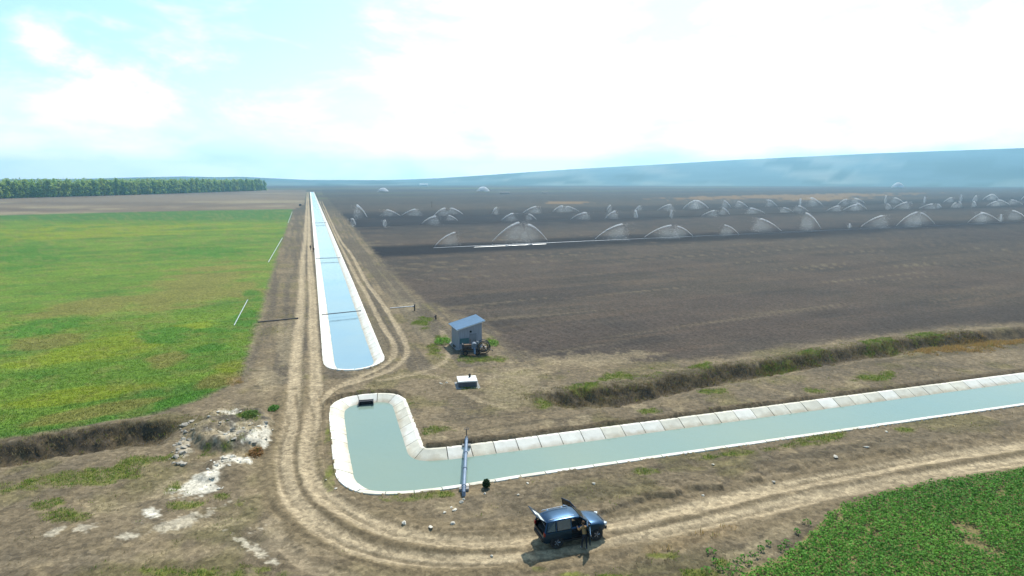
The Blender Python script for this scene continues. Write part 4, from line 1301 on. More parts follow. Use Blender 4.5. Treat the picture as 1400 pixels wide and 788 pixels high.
# ------------------------------------------------------------------ stones and rubble
def rock_mesh(seed, flat=.6):
    r_ = np.random.default_rng(seed)
    bm = bmesh.new()
    for k in range(15):
        d_ = r_.normal(size=3); d_ /= np.linalg.norm(d_); d_ *= .5 * r_.uniform(.7, 1.1)
        bm.verts.new((d_[0] * 1.15, d_[1], d_[2] * flat))
    res = bmesh.ops.convex_hull(bm, input=bm.verts)
    bmesh.ops.delete(bm, geom=[v for v in bm.verts if not v.link_faces], context='VERTS')
    bmesh.ops.bevel(bm, geom=list(bm.edges), offset=.03, segments=1, affect='EDGES')
    me = bpy.data.meshes.new('stone'); bm.to_mesh(me); bm.free()
    return me
ROCKS = [rock_mesh(k, .45 + .1 * (k % 4)) for k in range(8)]
ROCKS2 = [rock_mesh(k + 20, .6 + .1 * (k % 3)) for k in range(8)]
for m_ in ROCKS: m_.materials.append(M_stone)
for m_ in ROCKS2: m_.materials.append(M_stone2)
SEEN = {}
def stone(px, py, size, label, group, lib=ROCKS, sx=1.0):
    SEEN[label] = SEEN.get(label, 0) + 1
    label = label % nth(SEEN[label]) if '%s' in label else label
    p = at(px, py)
    o = bpy.data.objects.new('stone', random.choice(lib)); COL.objects.link(o)
    o.location = (p.x, p.y, zat(p.x, p.y) + size * .12)
    o.rotation_euler = (random.uniform(-.2, .2), random.uniform(-.2, .2), random.uniform(0, 6.3))
    o.scale = (size * sx, size, size * .8)
    tag(o, label, 'stone', group)
for x, y, sz in sorted([(975, 636, .32), (1142, 627, .42), (1184, 613, .5), (1058, 659, .34), (961, 678, .28), (709, 677, .28), (721, 661, .3), (812, 662, .32), (663, 675, .26), (1212, 591, .3), (1224, 570, .4)]):
    stone(x, y, sz, 'small pale stone on the bank between cross canal and road, %s from the left', 'pale stones along the road bank')
for x, y, sz in sorted([(590, 722, .5), (619, 716, .42), (621, 697.5, .4), (631, 687, .38), (608, 701, .28), (553, 716, .4), (672, 760, .26), (459, 669, .3), (446, 657, .24), (634, 683, .24), (617, 694, .22)]):
    stone(x, y, sz, 'pale stone between the basin edge and the track bend, %s from the left', 'pale stones at the track bend')
for x, y, sz in sorted([(603, 525, .4), (611, 524, .3), (654, 531, .25)]):
    stone(x, y, sz, 'pale broken slab lying beside the valve chamber, %s from the left', 'broken slabs by the chamber', sx=1.6)
rub = [(253, 583, .9), (262, 578, .8), (256, 592, .7), (250, 600, .7), (247, 607, .6), (257, 603, .6), (252, 613, .7), (244, 616, .6), (240, 624, .7), (249, 622, .7), (244, 633, .9), (254, 634, .7), (262, 590, .6), (240, 610, .45), (259, 612, .4), (236, 631, .4)]
for x, y, sz in sorted([(x + dx, y + dy, sz * k) for x, y, sz in rub for dx, dy, k in ((random.uniform(-2, 2), random.uniform(-2, 2), .85), (random.uniform(-7, 7), random.uniform(-4, 4), .5), (random.uniform(-9, 9), random.uniform(-5, 5), .36))]):
    stone(x, y, sz, 'grey rubble block at the end of the left ditch, %s from the left', 'rubble blocks at the ditch end', ROCKS2)
rub2 = [(318, 596, 1.2), (328, 603, 1.0), (310, 606, .8), (335, 596, .7), (322, 610, .7), (300, 590, .6), (342, 588, .5), (356, 596, .7), (366, 588, .8), (362, 604, .6), (349, 611, .7), (288, 582, .5), (300, 575, .6), (352, 578, .4), (330, 570, .5), (312, 584, .4), (291, 600, .5), (345, 601, .5)]
for x, y, sz in sorted([(x + dx, y + dy, sz * k) for x, y, sz in rub2 for dx, dy, k in ((random.uniform(-2, 2), random.uniform(-2, 2), .62), (random.uniform(-7, 7), random.uniform(-4, 4), .36), (random.uniform(-9, 9), random.uniform(-5, 5), .28))]):
    stone(x, y, sz, 'angular rubble lump on the pale heap left of the track, %s from the left', 'rubble lumps on the heap', random.choice([ROCKS, ROCKS2, ROCKS2]))
rub3 = [(306, 632, .7), (318, 630, .6), (330, 633, .55), (297, 640, .6), (312, 640, .4), (338, 629, .4), (294, 655, .5), (288, 662, .4), (300, 667, .45), (284, 647, .4)]
for x, y, sz in sorted([(x + dx, y + dy, sz * k) for x, y, sz in rub3 for dx, dy, k in ((random.uniform(-2, 2), random.uniform(-2, 2), .62), (random.uniform(-7, 7), random.uniform(-4, 4), .36), (random.uniform(-9, 9), random.uniform(-5, 5), .28))]):
    stone(x, y, sz, 'chalky white lump in the white spill below the heap, %s from the left', 'chalk lumps in the white spill', ROCKS, 1.5)

# ------------------------------------------------------------------ wood on the left horizon
def crown_mesh(seed, n=620, leaf=1.75):
    r_ = np.random.default_rng(seed)
    P_ = []
    for k in range(9):
        hz = .10 + .83 * k / 9
        w = (1.0 if hz < .6 else 1.0 - (hz - .6) * 1.7) * (.75 + .5 * r_.uniform())
        a_ = r_.uniform(0, 6.28)
        c_ = np.array([math.cos(a_) * 1.5 * w, math.sin(a_) * 1.5 * w, hz * 24])
        d_ = r_.normal(size=(n // 9, 3)); d_ /= np.linalg.norm(d_, axis=1)[:, None]
        P_.append(c_ + d_ * (r_.uniform(.2, 1, (n // 9, 1)) ** .4) * np.array([2.9 * w, 2.9 * w, 3.3]))
    P_ = np.concatenate(P_); P_[:, 2] = np.clip(P_[:, 2], 1.2, 26.5)
    tone = r_.uniform(.75, 1.25, (len(P_), 1))
    base = [C(172, 196, 88), C(152, 184, 80), C(184, 198, 88), C(158, 184, 92)][seed % 4]
    V_, F_, c_ = leaf_cloud(P_, leaf, np.clip(base * tone, .004, .6), up=.4, aspect=.8)
    return mesh_np('crown', V_, F_, colors=c_)
CROWNS = [crown_mesh(k) for k in range(6)]
for m_ in CROWNS: m_.materials.append(M_leafv)
mb = MB(); mb.tube([(0, 0, -.5), (.1, 0, 8), (0, .2, 18)], [.32, .24, .08], 7)
for k in range(6):
    a_ = k * 1.1; z_ = 5 + k * 2
    mb.tube([(0, 0, z_), (1.6 * math.cos(a_), 1.6 * math.sin(a_), z_ + 3.2)], [.12, .04], 5)
TRUNK = mb.mesh('trunk'); TRUNK.materials.append(mat('bark', C(92, 84, 72), .9, var=.3))
edge_px = [(-110, 275.8), (0, 271.8), (80, 269.5), (160, 267.3), (240, 264.8), (300, 262.8), (350, 261.2), (362, 260.9)]
front = catmull([G(*p) for p in edge_px], 8)
front, _ = resample(front, 7.6)
crown_top = [24.5, 26.5, 25, 26, 24.5]
vis = 0
for i, p in enumerate(front):
    px_, py_ = px_of(np.array([p[0]]), np.array([p[1]]))
    t = empty('poplar_tree', (p[0] + random.uniform(-1.5, 1.5), p[1] + random.uniform(-1.5, 1.5), 0), random.uniform(0, 6.3))
    hs = (.97 + .06 * math.sin(i * .23) + random.uniform(-.15, .13))
    t.scale = (random.uniform(1.05, 1.45), random.uniform(1.05, 1.45), hs)
    tag(t, "tall green tree, %s from the right end of the wood's front row" % nth(len(front) - i), 'tree', 'front row trees of the wood')
    for nm, me in (('crown', random.choice(CROWNS)), ('trunk', TRUNK)):
        o = bpy.data.objects.new(nm, me); COL.objects.link(o); o.parent = t
def wood_mass():
    Vs, Fs, Cs = [], [], []; off = 0
    d = np.gradient(front, axis=0); d /= np.linalg.norm(d, axis=1)[:, None]
    nrm = np.stack([-d[:, 1], d[:, 0]], 1)
    src = []
    for me in CROWNS[:4]:
        v = np.zeros(len(me.vertices) * 3, np.float32); me.vertices.foreach_get('co', v); v = v.reshape(-1, 4, 3)
        c = np.zeros(len(me.vertices) * 4, np.float32); me.color_attributes['Col'].data.foreach_get('color', c); c = c.reshape(-1, 4, 4)
        src.append((v, c))
    for row in range(1, 8):
        for i in range(0, len(front)):
            p = front[i] + nrm[i] * (row * 7.0 + random.uniform(-2, 2)) + d[i] * random.uniform(-3, 3)
            v, c = random.choice(src)
            sel = rng.permutation(len(v))[:200 if row < 3 else 80]
            q = v[sel].reshape(-1, 3) * np.array([1.3, 1.3, 1.0 + random.uniform(-.06, .12)])
            # larger leaves for the hidden rows
            Vs.append(q + np.array([p[0], p[1], 0])); Cs.append(c[sel].reshape(-1, 4)[:, :3]); Fs.append(np.arange(len(q)).reshape(-1, 4) + off); off += len(q)
    o = link('wood', mesh_np('wood', np.concatenate(Vs), np.concatenate(Fs), colors=np.concatenate(Cs)), M_leafv)
    tag(o, 'dense green wood behind the front row of trees on the left horizon', 'wood', kind='stuff')
wood_mass()

# ------------------------------------------------------------------ sprinklers and their water
m_, nt, b_ = new_mat('water_drops')
N_ = nt.nodes.new
tr_ = N_('ShaderNodeBsdfTranslucent'); tr_.inputs['Color'].default_value = (.97, .98, 1, 1)
df_ = N_('ShaderNodeBsdfDiffuse'); df_.inputs['Color'].default_value = (.86, .92, 1, 1)
tp_ = N_('ShaderNodeBsdfTransparent')
ad_ = N_('ShaderNodeMixShader'); ad_.inputs[0].default_value = .18
mx_ = N_('ShaderNodeMixShader'); mx_.inputs[0].default_value = .9
nt.links.new(tr_.outputs[0], ad_.inputs[1]); nt.links.new(df_.outputs[0], ad_.inputs[2])
nt.links.new(tp_.outputs[0], mx_.inputs[1]); nt.links.new(ad_.outputs[0], mx_.inputs[2])
nt.links.new(mx_.outputs[0], nt.nodes['Material Output'].inputs['Surface'])
M_drops = m_
TET = np.array([[1, 1, 1], [-1, -1, 1], [-1, 1, -1], [1, -1, -1]]) / math.sqrt(3)
TETF = np.array([[0, 1, 2], [0, 3, 1], [0, 2, 3], [1, 3, 2]])
def drops_mesh(P_, s):
    n = len(P_)
    s = np.broadcast_to(np.asarray(s, float), (n,))
    V_ = (P_[:, None, :] + TET[None] * (s * rng.uniform(.6, 1.4, n))[:, None, None] * rng.choice([-1, 1], (n, 1, 3))).reshape(-1, 3)
    F_ = (TETF[None] + 4 * np.arange(n)[:, None, None]).reshape(-1, 3)
    return mesh_np('spray', V_, F_)
def spray_variant(seed, core_n, mist_n, size, range_=18.0, apex=5.0, thick=1.0):
    r_ = np.random.default_rng(seed)
    reach = r_.uniform(.36, .42)
    u = reach * r_.uniform(0, 1, core_n) ** .85
    sp = (.08 + 1.2 * u) * .5 * thick
    core = np.stack([range_ * u, r_.normal(size=core_n) * sp * .5, .9 + apex * 4 * u * (1 - u)], 1) + r_.normal(size=(core_n, 3)) * (sp * .35)[:, None]
    # fall-out: drops leave the jet and fall, drifting
    um = np.clip(r_.normal(.37, .09, mist_n), .05, .62)
    top = .9 + apex * 4 * um * (1 - um)
    fall = r_.uniform(0, 1, mist_n) ** 1.7
    bunch = np.sin(um * r_.uniform(16, 30) + r_.uniform(0, 6)) > -.2
    mist = np.stack([range_ * (um + .12 * fall * um) - .4 * fall, r_.normal(size=mist_n) * (.3 + 2.2 * um), top * (1 - fall * .97)], 1)
    mist = mist[bunch | (r_.uniform(size=mist_n) < .5)]
    mist[:, 2] = np.maximum(mist[:, 2], .05)
    return drops_mesh(np.concatenate([core, mist]), np.concatenate([np.full(len(core), size * 1.15), np.full(len(mist), size * .8)]))
def mist_mesh(seed, range_=18.0, apex=5.0):
    r_ = np.random.default_rng(seed)
    u0, u1 = r_.uniform(.06, .10), r_.uniform(.50, .58)
    nu, nv = 12, 7
    Vf, Vb = [], []
    for i in range(nu + 1):
        a = i / nu; u = u0 + (u1 - u0) * a
        top = .9 + apex * 4 * u * (1 - u) * (1 if u < .38 else 1 - .8 * ((u - .38) / (u1 - .38)) ** 1.5)
        for j in range(nv + 1):
            b = j / nv
            t = (.5 + 5.0 * u) * (math.sin(math.pi * min(a * .98 + .01, 1)) ** 1.6) * (math.sin(math.pi * min(b * .98 + .01, 1)) ** .9) * (.85 + .3 * r_.uniform())
            x = range_ * u + .8 * (1 - b) * u
            z = .12 + (top - .12) * b
            Vf.append((x, -t, z)); Vb.append((x, t, z))
    k = nv + 1; o = len(Vf); F_ = []
    for i in range(nu):
        for j in range(nv):
            q = [i * k + j, (i + 1) * k + j, (i + 1) * k + j + 1, i * k + j + 1]
            F_.append(q); F_.append([p + o for p in q[::-1]])
    ring = [i * k for i in range(nu + 1)] + [nu * k + j for j in range(1, k)] + [i * k + nv for i in range(nu - 1, -1, -1)] + [j for j in range(nv - 1, 0, -1)]
    for p, q in zip(ring, ring[1:] + ring[:1]): F_.append([q, p, p + o, q + o])
    m = MB(); m.add(Vf + Vb, F_); return m.mesh('mist')
M_mist = bpy.data.materials.new('water_mist'); M_mist.use_nodes = True
nt = M_mist.node_tree; nt.nodes.clear()
o_ = nt.nodes.new('ShaderNodeOutputMaterial'); v_ = nt.nodes.new('ShaderNodeVolumePrincipled')
v_.inputs['Color'].default_value = (.82, .93, 1, 1); v_.inputs['Density'].default_value = .034; v_.inputs['Anisotropy'].default_value = .45
nt.links.new(v_.outputs[0], o_.inputs['Volume'])
MISTS = [mist_mesh(k) for k in range(5)]
for m_ in MISTS: m_.materials.append(M_mist)
SPR_A = [spray_variant(k, 1500, 420, .05, thick=1.25) for k in range(6)]
SPR_B = [spray_variant(k + 30, 700, 160, .11, thick=2.1) for k in range(6)]
for m_ in SPR_A + SPR_B: m_.materials.append(M_drops)
mb = MB(); mb.tube([(0, 0, -.1), (0, 0, .85)], .035, 6); RISER = mb.mesh('riser'); RISER.materials.append(M_steel)
mb = MB(); mb.tube([(-.12, 0, .85), (.35, 0, 1.0)], [.05, .03], 6); mb.box((0, 0, .88), (.12, .1, .1)); NOZ = mb.mesh('nozzle'); NOZ.materials.append(M_dark_steel)
def sprinkler(nx, ny, ax, ay, row, label, k=1.0):
    p = at(nx, ny)
    m = mpp(ny)
    dx = (ax - nx) * m; hz = max(1.5, (ny - ay) * m / cT)
    half = 9.0 * k
    dxc = max(-half * .98, min(half * .98, dx * 1.05))
    dy = math.sqrt(max(.0, half * half - dxc * dxc)) * (1 if (int(nx * 7 + ny) % 2) else -1) * .6
    e = empty('sprinkler', (p.x, p.y, 0), math.atan2(dy, dxc))
    L_ = math.hypot(dxc, dy)
    tag(e, label, 'sprinkler', {0: 'nearest row of field sprinklers', 1: 'far rows of field sprinklers', 2: 'distant rain guns'}[row])
    lib = SPR_A if row == 0 else SPR_B
    o = bpy.data.objects.new('spray', random.choice(lib)); COL.objects.link(o); o.parent = e
    o['kind'] = 'stuff'
    ms = bpy.data.objects.new('mist', random.choice(MISTS)); COL.objects.link(ms); ms.parent = e; ms['kind'] = 'stuff'
    ms.scale = o.scale = (L_ / 6.6, max(.6, L_ / 9.0), hz / 4.9)
    for nm, me in (('riser', RISER), ('nozzle', NOZ)):
        q = bpy.data.objects.new(nm, me); COL.objects.link(q); q.parent = e
    return e
ROW0 = [(594.6, 339.5, 616, 323), (673.5, 335, 712, 309), (747.7, 332.5, 723, 309.5), (813.7, 330.5, 853, 310), (880.6, 328, 922, 311), (947, 325.5, 924, 311), (1009.7, 322.5, 989, 309.5), (1068, 319, 1040, 302), (1122, 316.5, 1099, 295), (1162, 313.5, 1169, 308),
        (1177, 313, 1199, 297), (1225, 312.5, 1252, 294), (1278, 309.7, 1266, 294), (1323, 307, 1331, 293), (1366.6, 305, 1348, 293), (1368, 305, 1377, 296), (1404, 302, 1374, 290)]
o0 = ['first', 'second', 'third', 'fourth', 'fifth', 'sixth', 'seventh', 'eighth', 'ninth', 'tenth', 'eleventh', 'twelfth', 'thirteenth', 'fourteenth', 'fifteenth', 'sixteenth', 'seventeenth']
for i, (a, b, c, d) in enumerate(ROW0):
    sprinkler(a, b, c, d, 0, 'field sprinkler throwing white water %s, %s from the canal in nearest row' % ('rightwards' if c > a else 'leftwards', o0[i]))
ROW1 = [(486.6, 310, 486, 300), (524, 310, 529, 302), (576.6, 308, 595, 297), (626, 303, 614, 296.5), (685, 304, 699, 294.5), (733, 301.5, 723, 293.5), (781, 301, 798, 292), (827, 300.5, 841, 291), (872, 299.7, 871, 290), (915.7, 298.5, 915, 289), (959, 297, 972, 289), (997.7, 295.5, 992, 286.5), (1045.7, 293.5, 1027, 286), (1085, 291.5, 1070, 285), (1185, 288, 1175, 279.5), (1219, 287, 1209, 280), (1221, 287, 1235, 278), (1256, 286.6, 1270, 280), (1287, 285, 1278, 280), (1316, 285, 1317, 277.5), (1348.6, 283, 1362, 276.5), (1381, 282, 1366, 275), (1105, 290.5, 1095, 283), (1130, 290, 1141, 282.5), (1153, 289, 1164, 281), (1300, 285, 1310, 278.5), (1335, 283.5, 1326, 276.5), (1398, 281, 1386, 274.5)]
ROW1.sort()
ROW2 = [(502, 300, 492.6, 283.4), (547, 296.5, 529, 288.5), (549, 296.5, 566, 288), (594, 296, 607, 286.5), (633, 294.5, 618, 286.5), (672.6, 294, 678.6, 285), (715, 293, 731, 284), (755.4, 291, 766, 283), (791.4, 290.5, 776, 283.5), (829, 291, 832, 282), (868, 289, 876, 283), (899.4, 289, 913, 281), (934, 287.5, 950, 276.5), (968.6, 287, 951, 276.5), (999.4, 286, 993, 276.5), (1062, 283.5, 1054, 275.5), (1093.7, 283, 1090, 273.5), (1124.6, 283, 1111, 273), (1182, 279, 1170, 272.5), (1209, 279, 1206, 269.5), (1263, 278.5, 1268, 271.5), (1290, 277.5, 1301, 271.5), (1315, 276.5, 1318, 268.5), (1343.4, 274.5, 1352, 267), (1365.7, 274.5, 1355, 267), (1395.7, 275, 1398, 267), (1145, 281.5, 1151, 274), (1236, 279, 1226, 272), (1329, 276.5, 1337, 269), (1022, 285, 1012, 277)]
ROW2.sort()
def side_of(x):
    for lim, nm in ((560, 'nearest the canal'), (700, 'above the pipe glint'), (850, 'behind the twin arcs'), (1000, 'in the centre of its row'), (1150, 'below the orange straw strip'), (1280, 'right of the orange straw strip'), (1500, 'towards the right edge')):
        if x < lim: return nm
for rows, nm in ((ROW1, 'middle'), (ROW2, 'farthest')):
    kk = 0
    for (a, b, c, d) in rows:
        kk += 1; how = 'upright' if abs(c - a) < 7 else ('rightward' if c > a else 'leftward')
        sprinkler(a, b, c, d, 1, '%s row field sprinkler with %s water jet, %s from the canal' % (nm, how, nth(kk)))
for a, b, w, h, lab in ((660.5, 261.5, 17, 5.5, 'distant white rain gun spray just right of the plain centre'), (1227.5, 256.5, 15, 6.5, 'bright white distant rain gun spray shaped like a dome'), (524, 262, 14, 4.5, 'distant white rain gun spray nearest the canal far end')):
    m = mpp(b)
    e = empty('rain_gun', (*G(a, b), 0)); tag(e, lab, 'sprinkler')
    n = 1300
    uu = rng.uniform(0, 2 * np.pi, n); rr_ = np.sqrt(rng.uniform(0, 1, n))
    R_ = w * m / 2; H_ = h * m
    P_ = np.stack([R_ * rr_ * np.cos(uu), R_ * rr_ * np.sin(uu), H_ * (1 - rr_ ** 2.2) * rng.uniform(.35, 1, n) ** .5 + .3], 1)
    me = drops_mesh(P_, .06 * R_); me.materials.append(M_drops)
    o = link('spray', me, M_drops, e); o['kind'] = 'stuff'
    q = bpy.data.objects.new('riser', RISER); COL.objects.link(q); q.parent = e; q.scale = (2, 2, 2)

# ------------------------------------------------------------------ far buildings in the plain
def far_barn(px, py, w, h, wallc, roofc, label):
    p = at(px, py); m = mpp(py)
    e = empty('barn', (p.x, p.y, 0), R(-4)); tag(e, label, 'barn')
    W_, H_, D_ = w * m, h * m, 9.0
    b = MB(); b.box((0, 0, H_ * .3), (W_, D_, H_ * .6)); b.build('wall', wallc, e)
    r_ = MB(); r_.prism([(-W_ / 2 - .4, -D_ / 2 - .5, H_ * .6 + .01), (-W_ / 2 - .4, D_ / 2 + .5, H_ * .6 + .01), (-W_ / 2 - .4, 0, H_)], (W_ + .8, 0, 0)); r_.build('roof', roofc, e)
far_barn(579.5, 254.5, 11, 3.2, M_white, M_white, 'tiny white building far away on the plain before the hills')
far_barn(690, 264.5, 13, 1.9, M_dark_steel, M_dark_steel, 'low dark shed far off right of the distant rain gun')
far_barn(745, 264, 8, 1.3, M_dark_steel, M_dark_steel, 'smaller low dark shed farthest right on the plain')

# ------------------------------------------------------------------ cars
def paint(name, base):
    return mat(name, base, .3, metal=.92, var=.04, scale=1.0, spec=.5, coat=.25)
M_paint = paint('dark_blue_car_paint', (.02, .052, .105))
M_glass = mat('tinted_glass', (.012, .016, .02), .05, var=0, spec=.8)
M_trim = mat('black_trim', C(34, 35, 38), .6, var=.1)
M_rimm = mat('alloy_rim', C(170, 176, 186), .35, metal=.7, var=.05)
M_inner = mat('dark_interior', C(38, 38, 42), .85, var=.2)
M_lamp = mat('lamp_glass', C(225, 230, 235), .15, var=0, spec=.7)
M_paleglass, nt_, b0_ = new_mat('sky_white_glass')  # white base colour stands in for the sky reflected in the pane
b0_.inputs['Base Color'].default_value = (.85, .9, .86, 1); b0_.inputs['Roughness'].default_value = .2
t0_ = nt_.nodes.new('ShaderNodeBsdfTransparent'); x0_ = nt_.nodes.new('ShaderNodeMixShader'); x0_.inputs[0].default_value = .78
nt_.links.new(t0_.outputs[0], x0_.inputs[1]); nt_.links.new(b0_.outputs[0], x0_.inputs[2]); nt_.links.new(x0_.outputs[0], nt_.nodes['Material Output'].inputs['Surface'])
M_red = mat('tail_lamp', C(150, 24, 20), .25, var=0)
M_tail = mat('tailgate_lining', C(226, 232, 226), .35, var=.18, scale=5, metal=.15)
def quad_strip(secs):
    """secs: list of equal-length point lists -> V,F"""
    k = len(secs[0]); V_ = [p for s_ in secs for p in s_]; F_ = []
    for i in range(len(secs) - 1):
        for j in range(k - 1):
            F_.append([i * k + j, (i + 1) * k + j, (i + 1) * k + j + 1, i * k + j + 1])
    return V_, F_
def suv(loc, rz, label, open_=True, pm=None, name='parked_car'):
    pm = pm or M_paint
    c = empty(name, loc, rz); tag(c, label, 'car')
    # stations along the car: x, belt z, half width, sill z
    st = [(-2.16, .80, .74, .46), (-2.13, .95, .80, .34), (-1.95, 1.03, .87, .30), (-1.6, 1.05, .895, .30), (-1.05, 1.05, .905, .28), (-.35, 1.05, .91, .28), (.35, 1.05, .91, .28), (.78, 1.06, .91, .28), (1.02, 1.07, .90, .30), (1.45, 1.02, .88, .32), (1.82, .95, .81, .36), (2.04, .86, .70, .42), (2.14, .70, .54, .50)]
    secs = []
    for x, zb, w, zs in st:
        half = [(w * .0, zb + .035), (w * .55, zb + .03), (w * .86, zb + .005), (w * .965, zb - .05), (w, zb - .16), (w * 1.0, zs + (zb - zs) * .45), (w * .975, zs + .08), (w * .90, zs), (0, zs - .02)]
        secs.append([(x, -y, z) for y, z in half[::-1]] + [(x, y, z) for y, z in half[1:]])
    V_, F_ = quad_strip(secs)
    k = len(secs[0])
    # openings for the front doors (both sides) between x=-.35 and .78 : faces on the flanks
    keep = []
    for f in F_:
        cx_ = sum(V_[i][0] for i in f) / 4; cy_ = sum(V_[i][1] for i in f) / 4; cz_ = sum(V_[i][2] for i in f) / 4
        if open_ and -.35 < cx_ < .78 and abs(cy_) > .84 and cz_ < 1.03 and cz_ > .33: continue
        if -1.95 < cx_ < .78 and abs(cy_) < .80 and cz_ > .9: continue            # cabin floor opening
        if open_ and cx_ < -2.0 and abs(cy_) < .7 and cz_ > .8: continue
        keep.append(f)
    m = MB(); m.add(V_, keep)
    m.add(secs[0], [list(range(k))]); m.add(secs[-1], [list(range(k))[::-1]])
    m.build('body', pm, c, smooth=True)
    # roof and pillars
    rs = [(-1.90, 1.52, .54), (-1.72, 1.60, .61), (-1.35, 1.645, .65), (-.9, 1.665, .66), (-.3, 1.665, .66), (.12, 1.635, .64), (.30, 1.58, .61)]
    secs = []
    for x, z, w in rs:
        pr = [(w + .035, z - .085), (w, z - .02), (w * .8, z + .006), (0, z + .02)]
        secs.append([(x, -y, zz) for y, zz in pr] + [(x, y, zz) for y, zz in pr[:-1][::-1]])
    V_, F_ = quad_strip(secs)
    m = MB(); m.add(V_, F_); ro = m.build('roof', pm, c, smooth=True)
    for s_ in (-1, 1):
        r_ = MB(); r_.tube([(-1.75, s_ * .60, 1.66), (-1.7, s_ * .60, 1.715), (-.1, s_ * .60, 1.745), (.02, s_ * .60, 1.69)], .022, 6); r_.build('roof_rail', M_steel, ro)
    def pillar(a, b, w=.05):
        m = MB(); m.tube([a, b], w, 6); return m
    for s_ in (-1, 1):
        for a, b, w in (((.96, s_ * .80, 1.06), (.28, s_ * .66, 1.60), .045), ((-.36, s_ * .86, 1.05), (-.33, s_ * .69, 1.62), .05), ((-1.35, s_ * .86, 1.05), (-1.30, s_ * .69, 1.62), .05), ((-2.06, s_ * .80, 1.00), (-1.84, s_ * .58, 1.53), .075)):
            pillar(a, b, w).build('pillar', pm, c)
    # glass
    m = MB(); m.prism([(1.00, -.76, 1.075), (1.00, .76, 1.075), (.31, .625, 1.60), (.31, -.625, 1.60)], (.012, 0, .012)); m.build('windscreen', M_glass, c)
    for s_ in (-1, 1):
        for pts in ([(-1.28, .875, 1.06), (-.40, .875, 1.06), (-.38, .69, 1.59), (-1.24, .69, 1.59)], [(-1.95, .835, 1.06), (-1.42, .865, 1.06), (-1.38, .68, 1.58), (-1.78, .62, 1.53)]):
            m = MB(); m.prism([(x, s_ * y, z) for x, y, z in pts], (0, s_ * .008, 0)); m.build('side_window', M_glass, c)
    if not open_:
        for s_ in (-1, 1):
            m = MB(); m.prism([(x, s_ * y, z) for x, y, z in [(-.30, .875, 1.06), (.90, .83, 1.07), (.25, .68, 1.60), (-.28, .70, 1.60)]], (0, s_ * .008, 0)); m.build('side_window', M_glass, c)
        m = MB(); m.prism([(-2.06, -.76, 1.04), (-2.06, .76, 1.04), (-1.97, .60, 1.58), (-1.97, -.60, 1.58)], (-.012, 0, 0)); m.build('rear_window', M_glass, c)
    # interior: floor, dashboard and seats
    m = MB(); m.box((-.55, 0, .40), (2.9, 1.62, .08)); m.build('cabin_floor', M_inner, c)
    m = MB(); m.box((.72, 0, .88), (.36, 1.5, .34)); m.build('dashboard', M_inner, c, bevel=.04)
    for y in (-.38, .38):
        m = MB(); m.box((-.05, y, .62), (.52, .5, .22)); m.box((-.34, y, .98), (.16, .48, .68), Matrix.Rotation(-.2, 3, 'Y')); m.box((-.42, y, 1.38), (.1, .26, .2)); m.build('seat', M_inner, c, bevel=.03)
    m = MB(); m.box((-1.0, 0, .62), (.5, 1.35, .22)); m.box((-1.3, 0, .98), (.16, 1.35, .66), Matrix.Rotation(-.2, 3, 'Y')); m.build('rear_seat', M_inner, c, bevel=.03)
    # wheels and arches
    rot = Matrix.Rotation(R(90), 3, 'X')
    for x in (-1.33, 1.34):
        for s_ in (-1, 1):
            m = MB(); m.tube([(x, s_ * .70, .36), (x, s_ * .925, .40)], .43, 22); m.build('wheel_arch', M_trim, c)
            w = MB(); w.torus((x, s_ * .86, .345), rot, .255, .09, 26, 10, squash=1.15); wo = w.build('wheel', M_black, c, smooth=True)
            r_ = MB(); r_.tube([(x, s_ * .84, .345), (x, s_ * .935, .345)], [.205, .20], 20)
            r_.build('rim', M_dark_steel, wo)
            for q in range(5):
                a = q * 2 * math.pi / 5
                sp = MB(); sp.tube([(x + .04 * math.cos(a), s_ * .95, .345 + .04 * math.sin(a)), (x + .2 * math.cos(a), s_ * .945, .345 + .2 * math.sin(a))], [.03, .035], 5); sp.build('spoke', M_rimm, wo)
    # sills, bumpers, lamps, grille, mirrors
    for s_ in (-1, 1):
        m = MB(); m.box((0, s_ * .90, .32), (1.85, .05, .12)); m.build('sill', M_trim, c)
        m = MB(); m.box((2.02, s_ * .60, .80), (.22, .28, .15), Matrix.Rotation(s_ * -.5, 3, 'Z')); m.build('headlight', M_lamp, c, bevel=.03)
        m = MB(); m.box((-2.10, s_ * .76, .92), (.10, .14, .26)); m.build('tail_light', M_red, c, bevel=.02)
        m = MB(); m.box((.72, s_ * 1.0, 1.14), (.12, .22, .15)); m.tube([(.74, s_ * .86, 1.09), (.72, s_ * .95, 1.12)], .025, 6); m.build('mirror', M_trim, c, bevel=.02)
    m = MB(); m.box((2.12, 0, .50), (.16, 1.30, .20)); m.build('bumper', M_trim, c, bevel=.04)
    m = MB(); m.box((-2.14, 0, .50), (.16, 1.40, .22)); m.build('bumper', M_trim, c, bevel=.04)
    m = MB(); m.box((2.15, 0, .74), (.05, .72, .14)); m.build('grille', M_trim, c)
    for y in (-.5, .5):
        m = MB(); m.tube([(.98, y, 1.09), (.75, y * .4, 1.28)], .012, 5); m.build('wiper', M_trim, c)
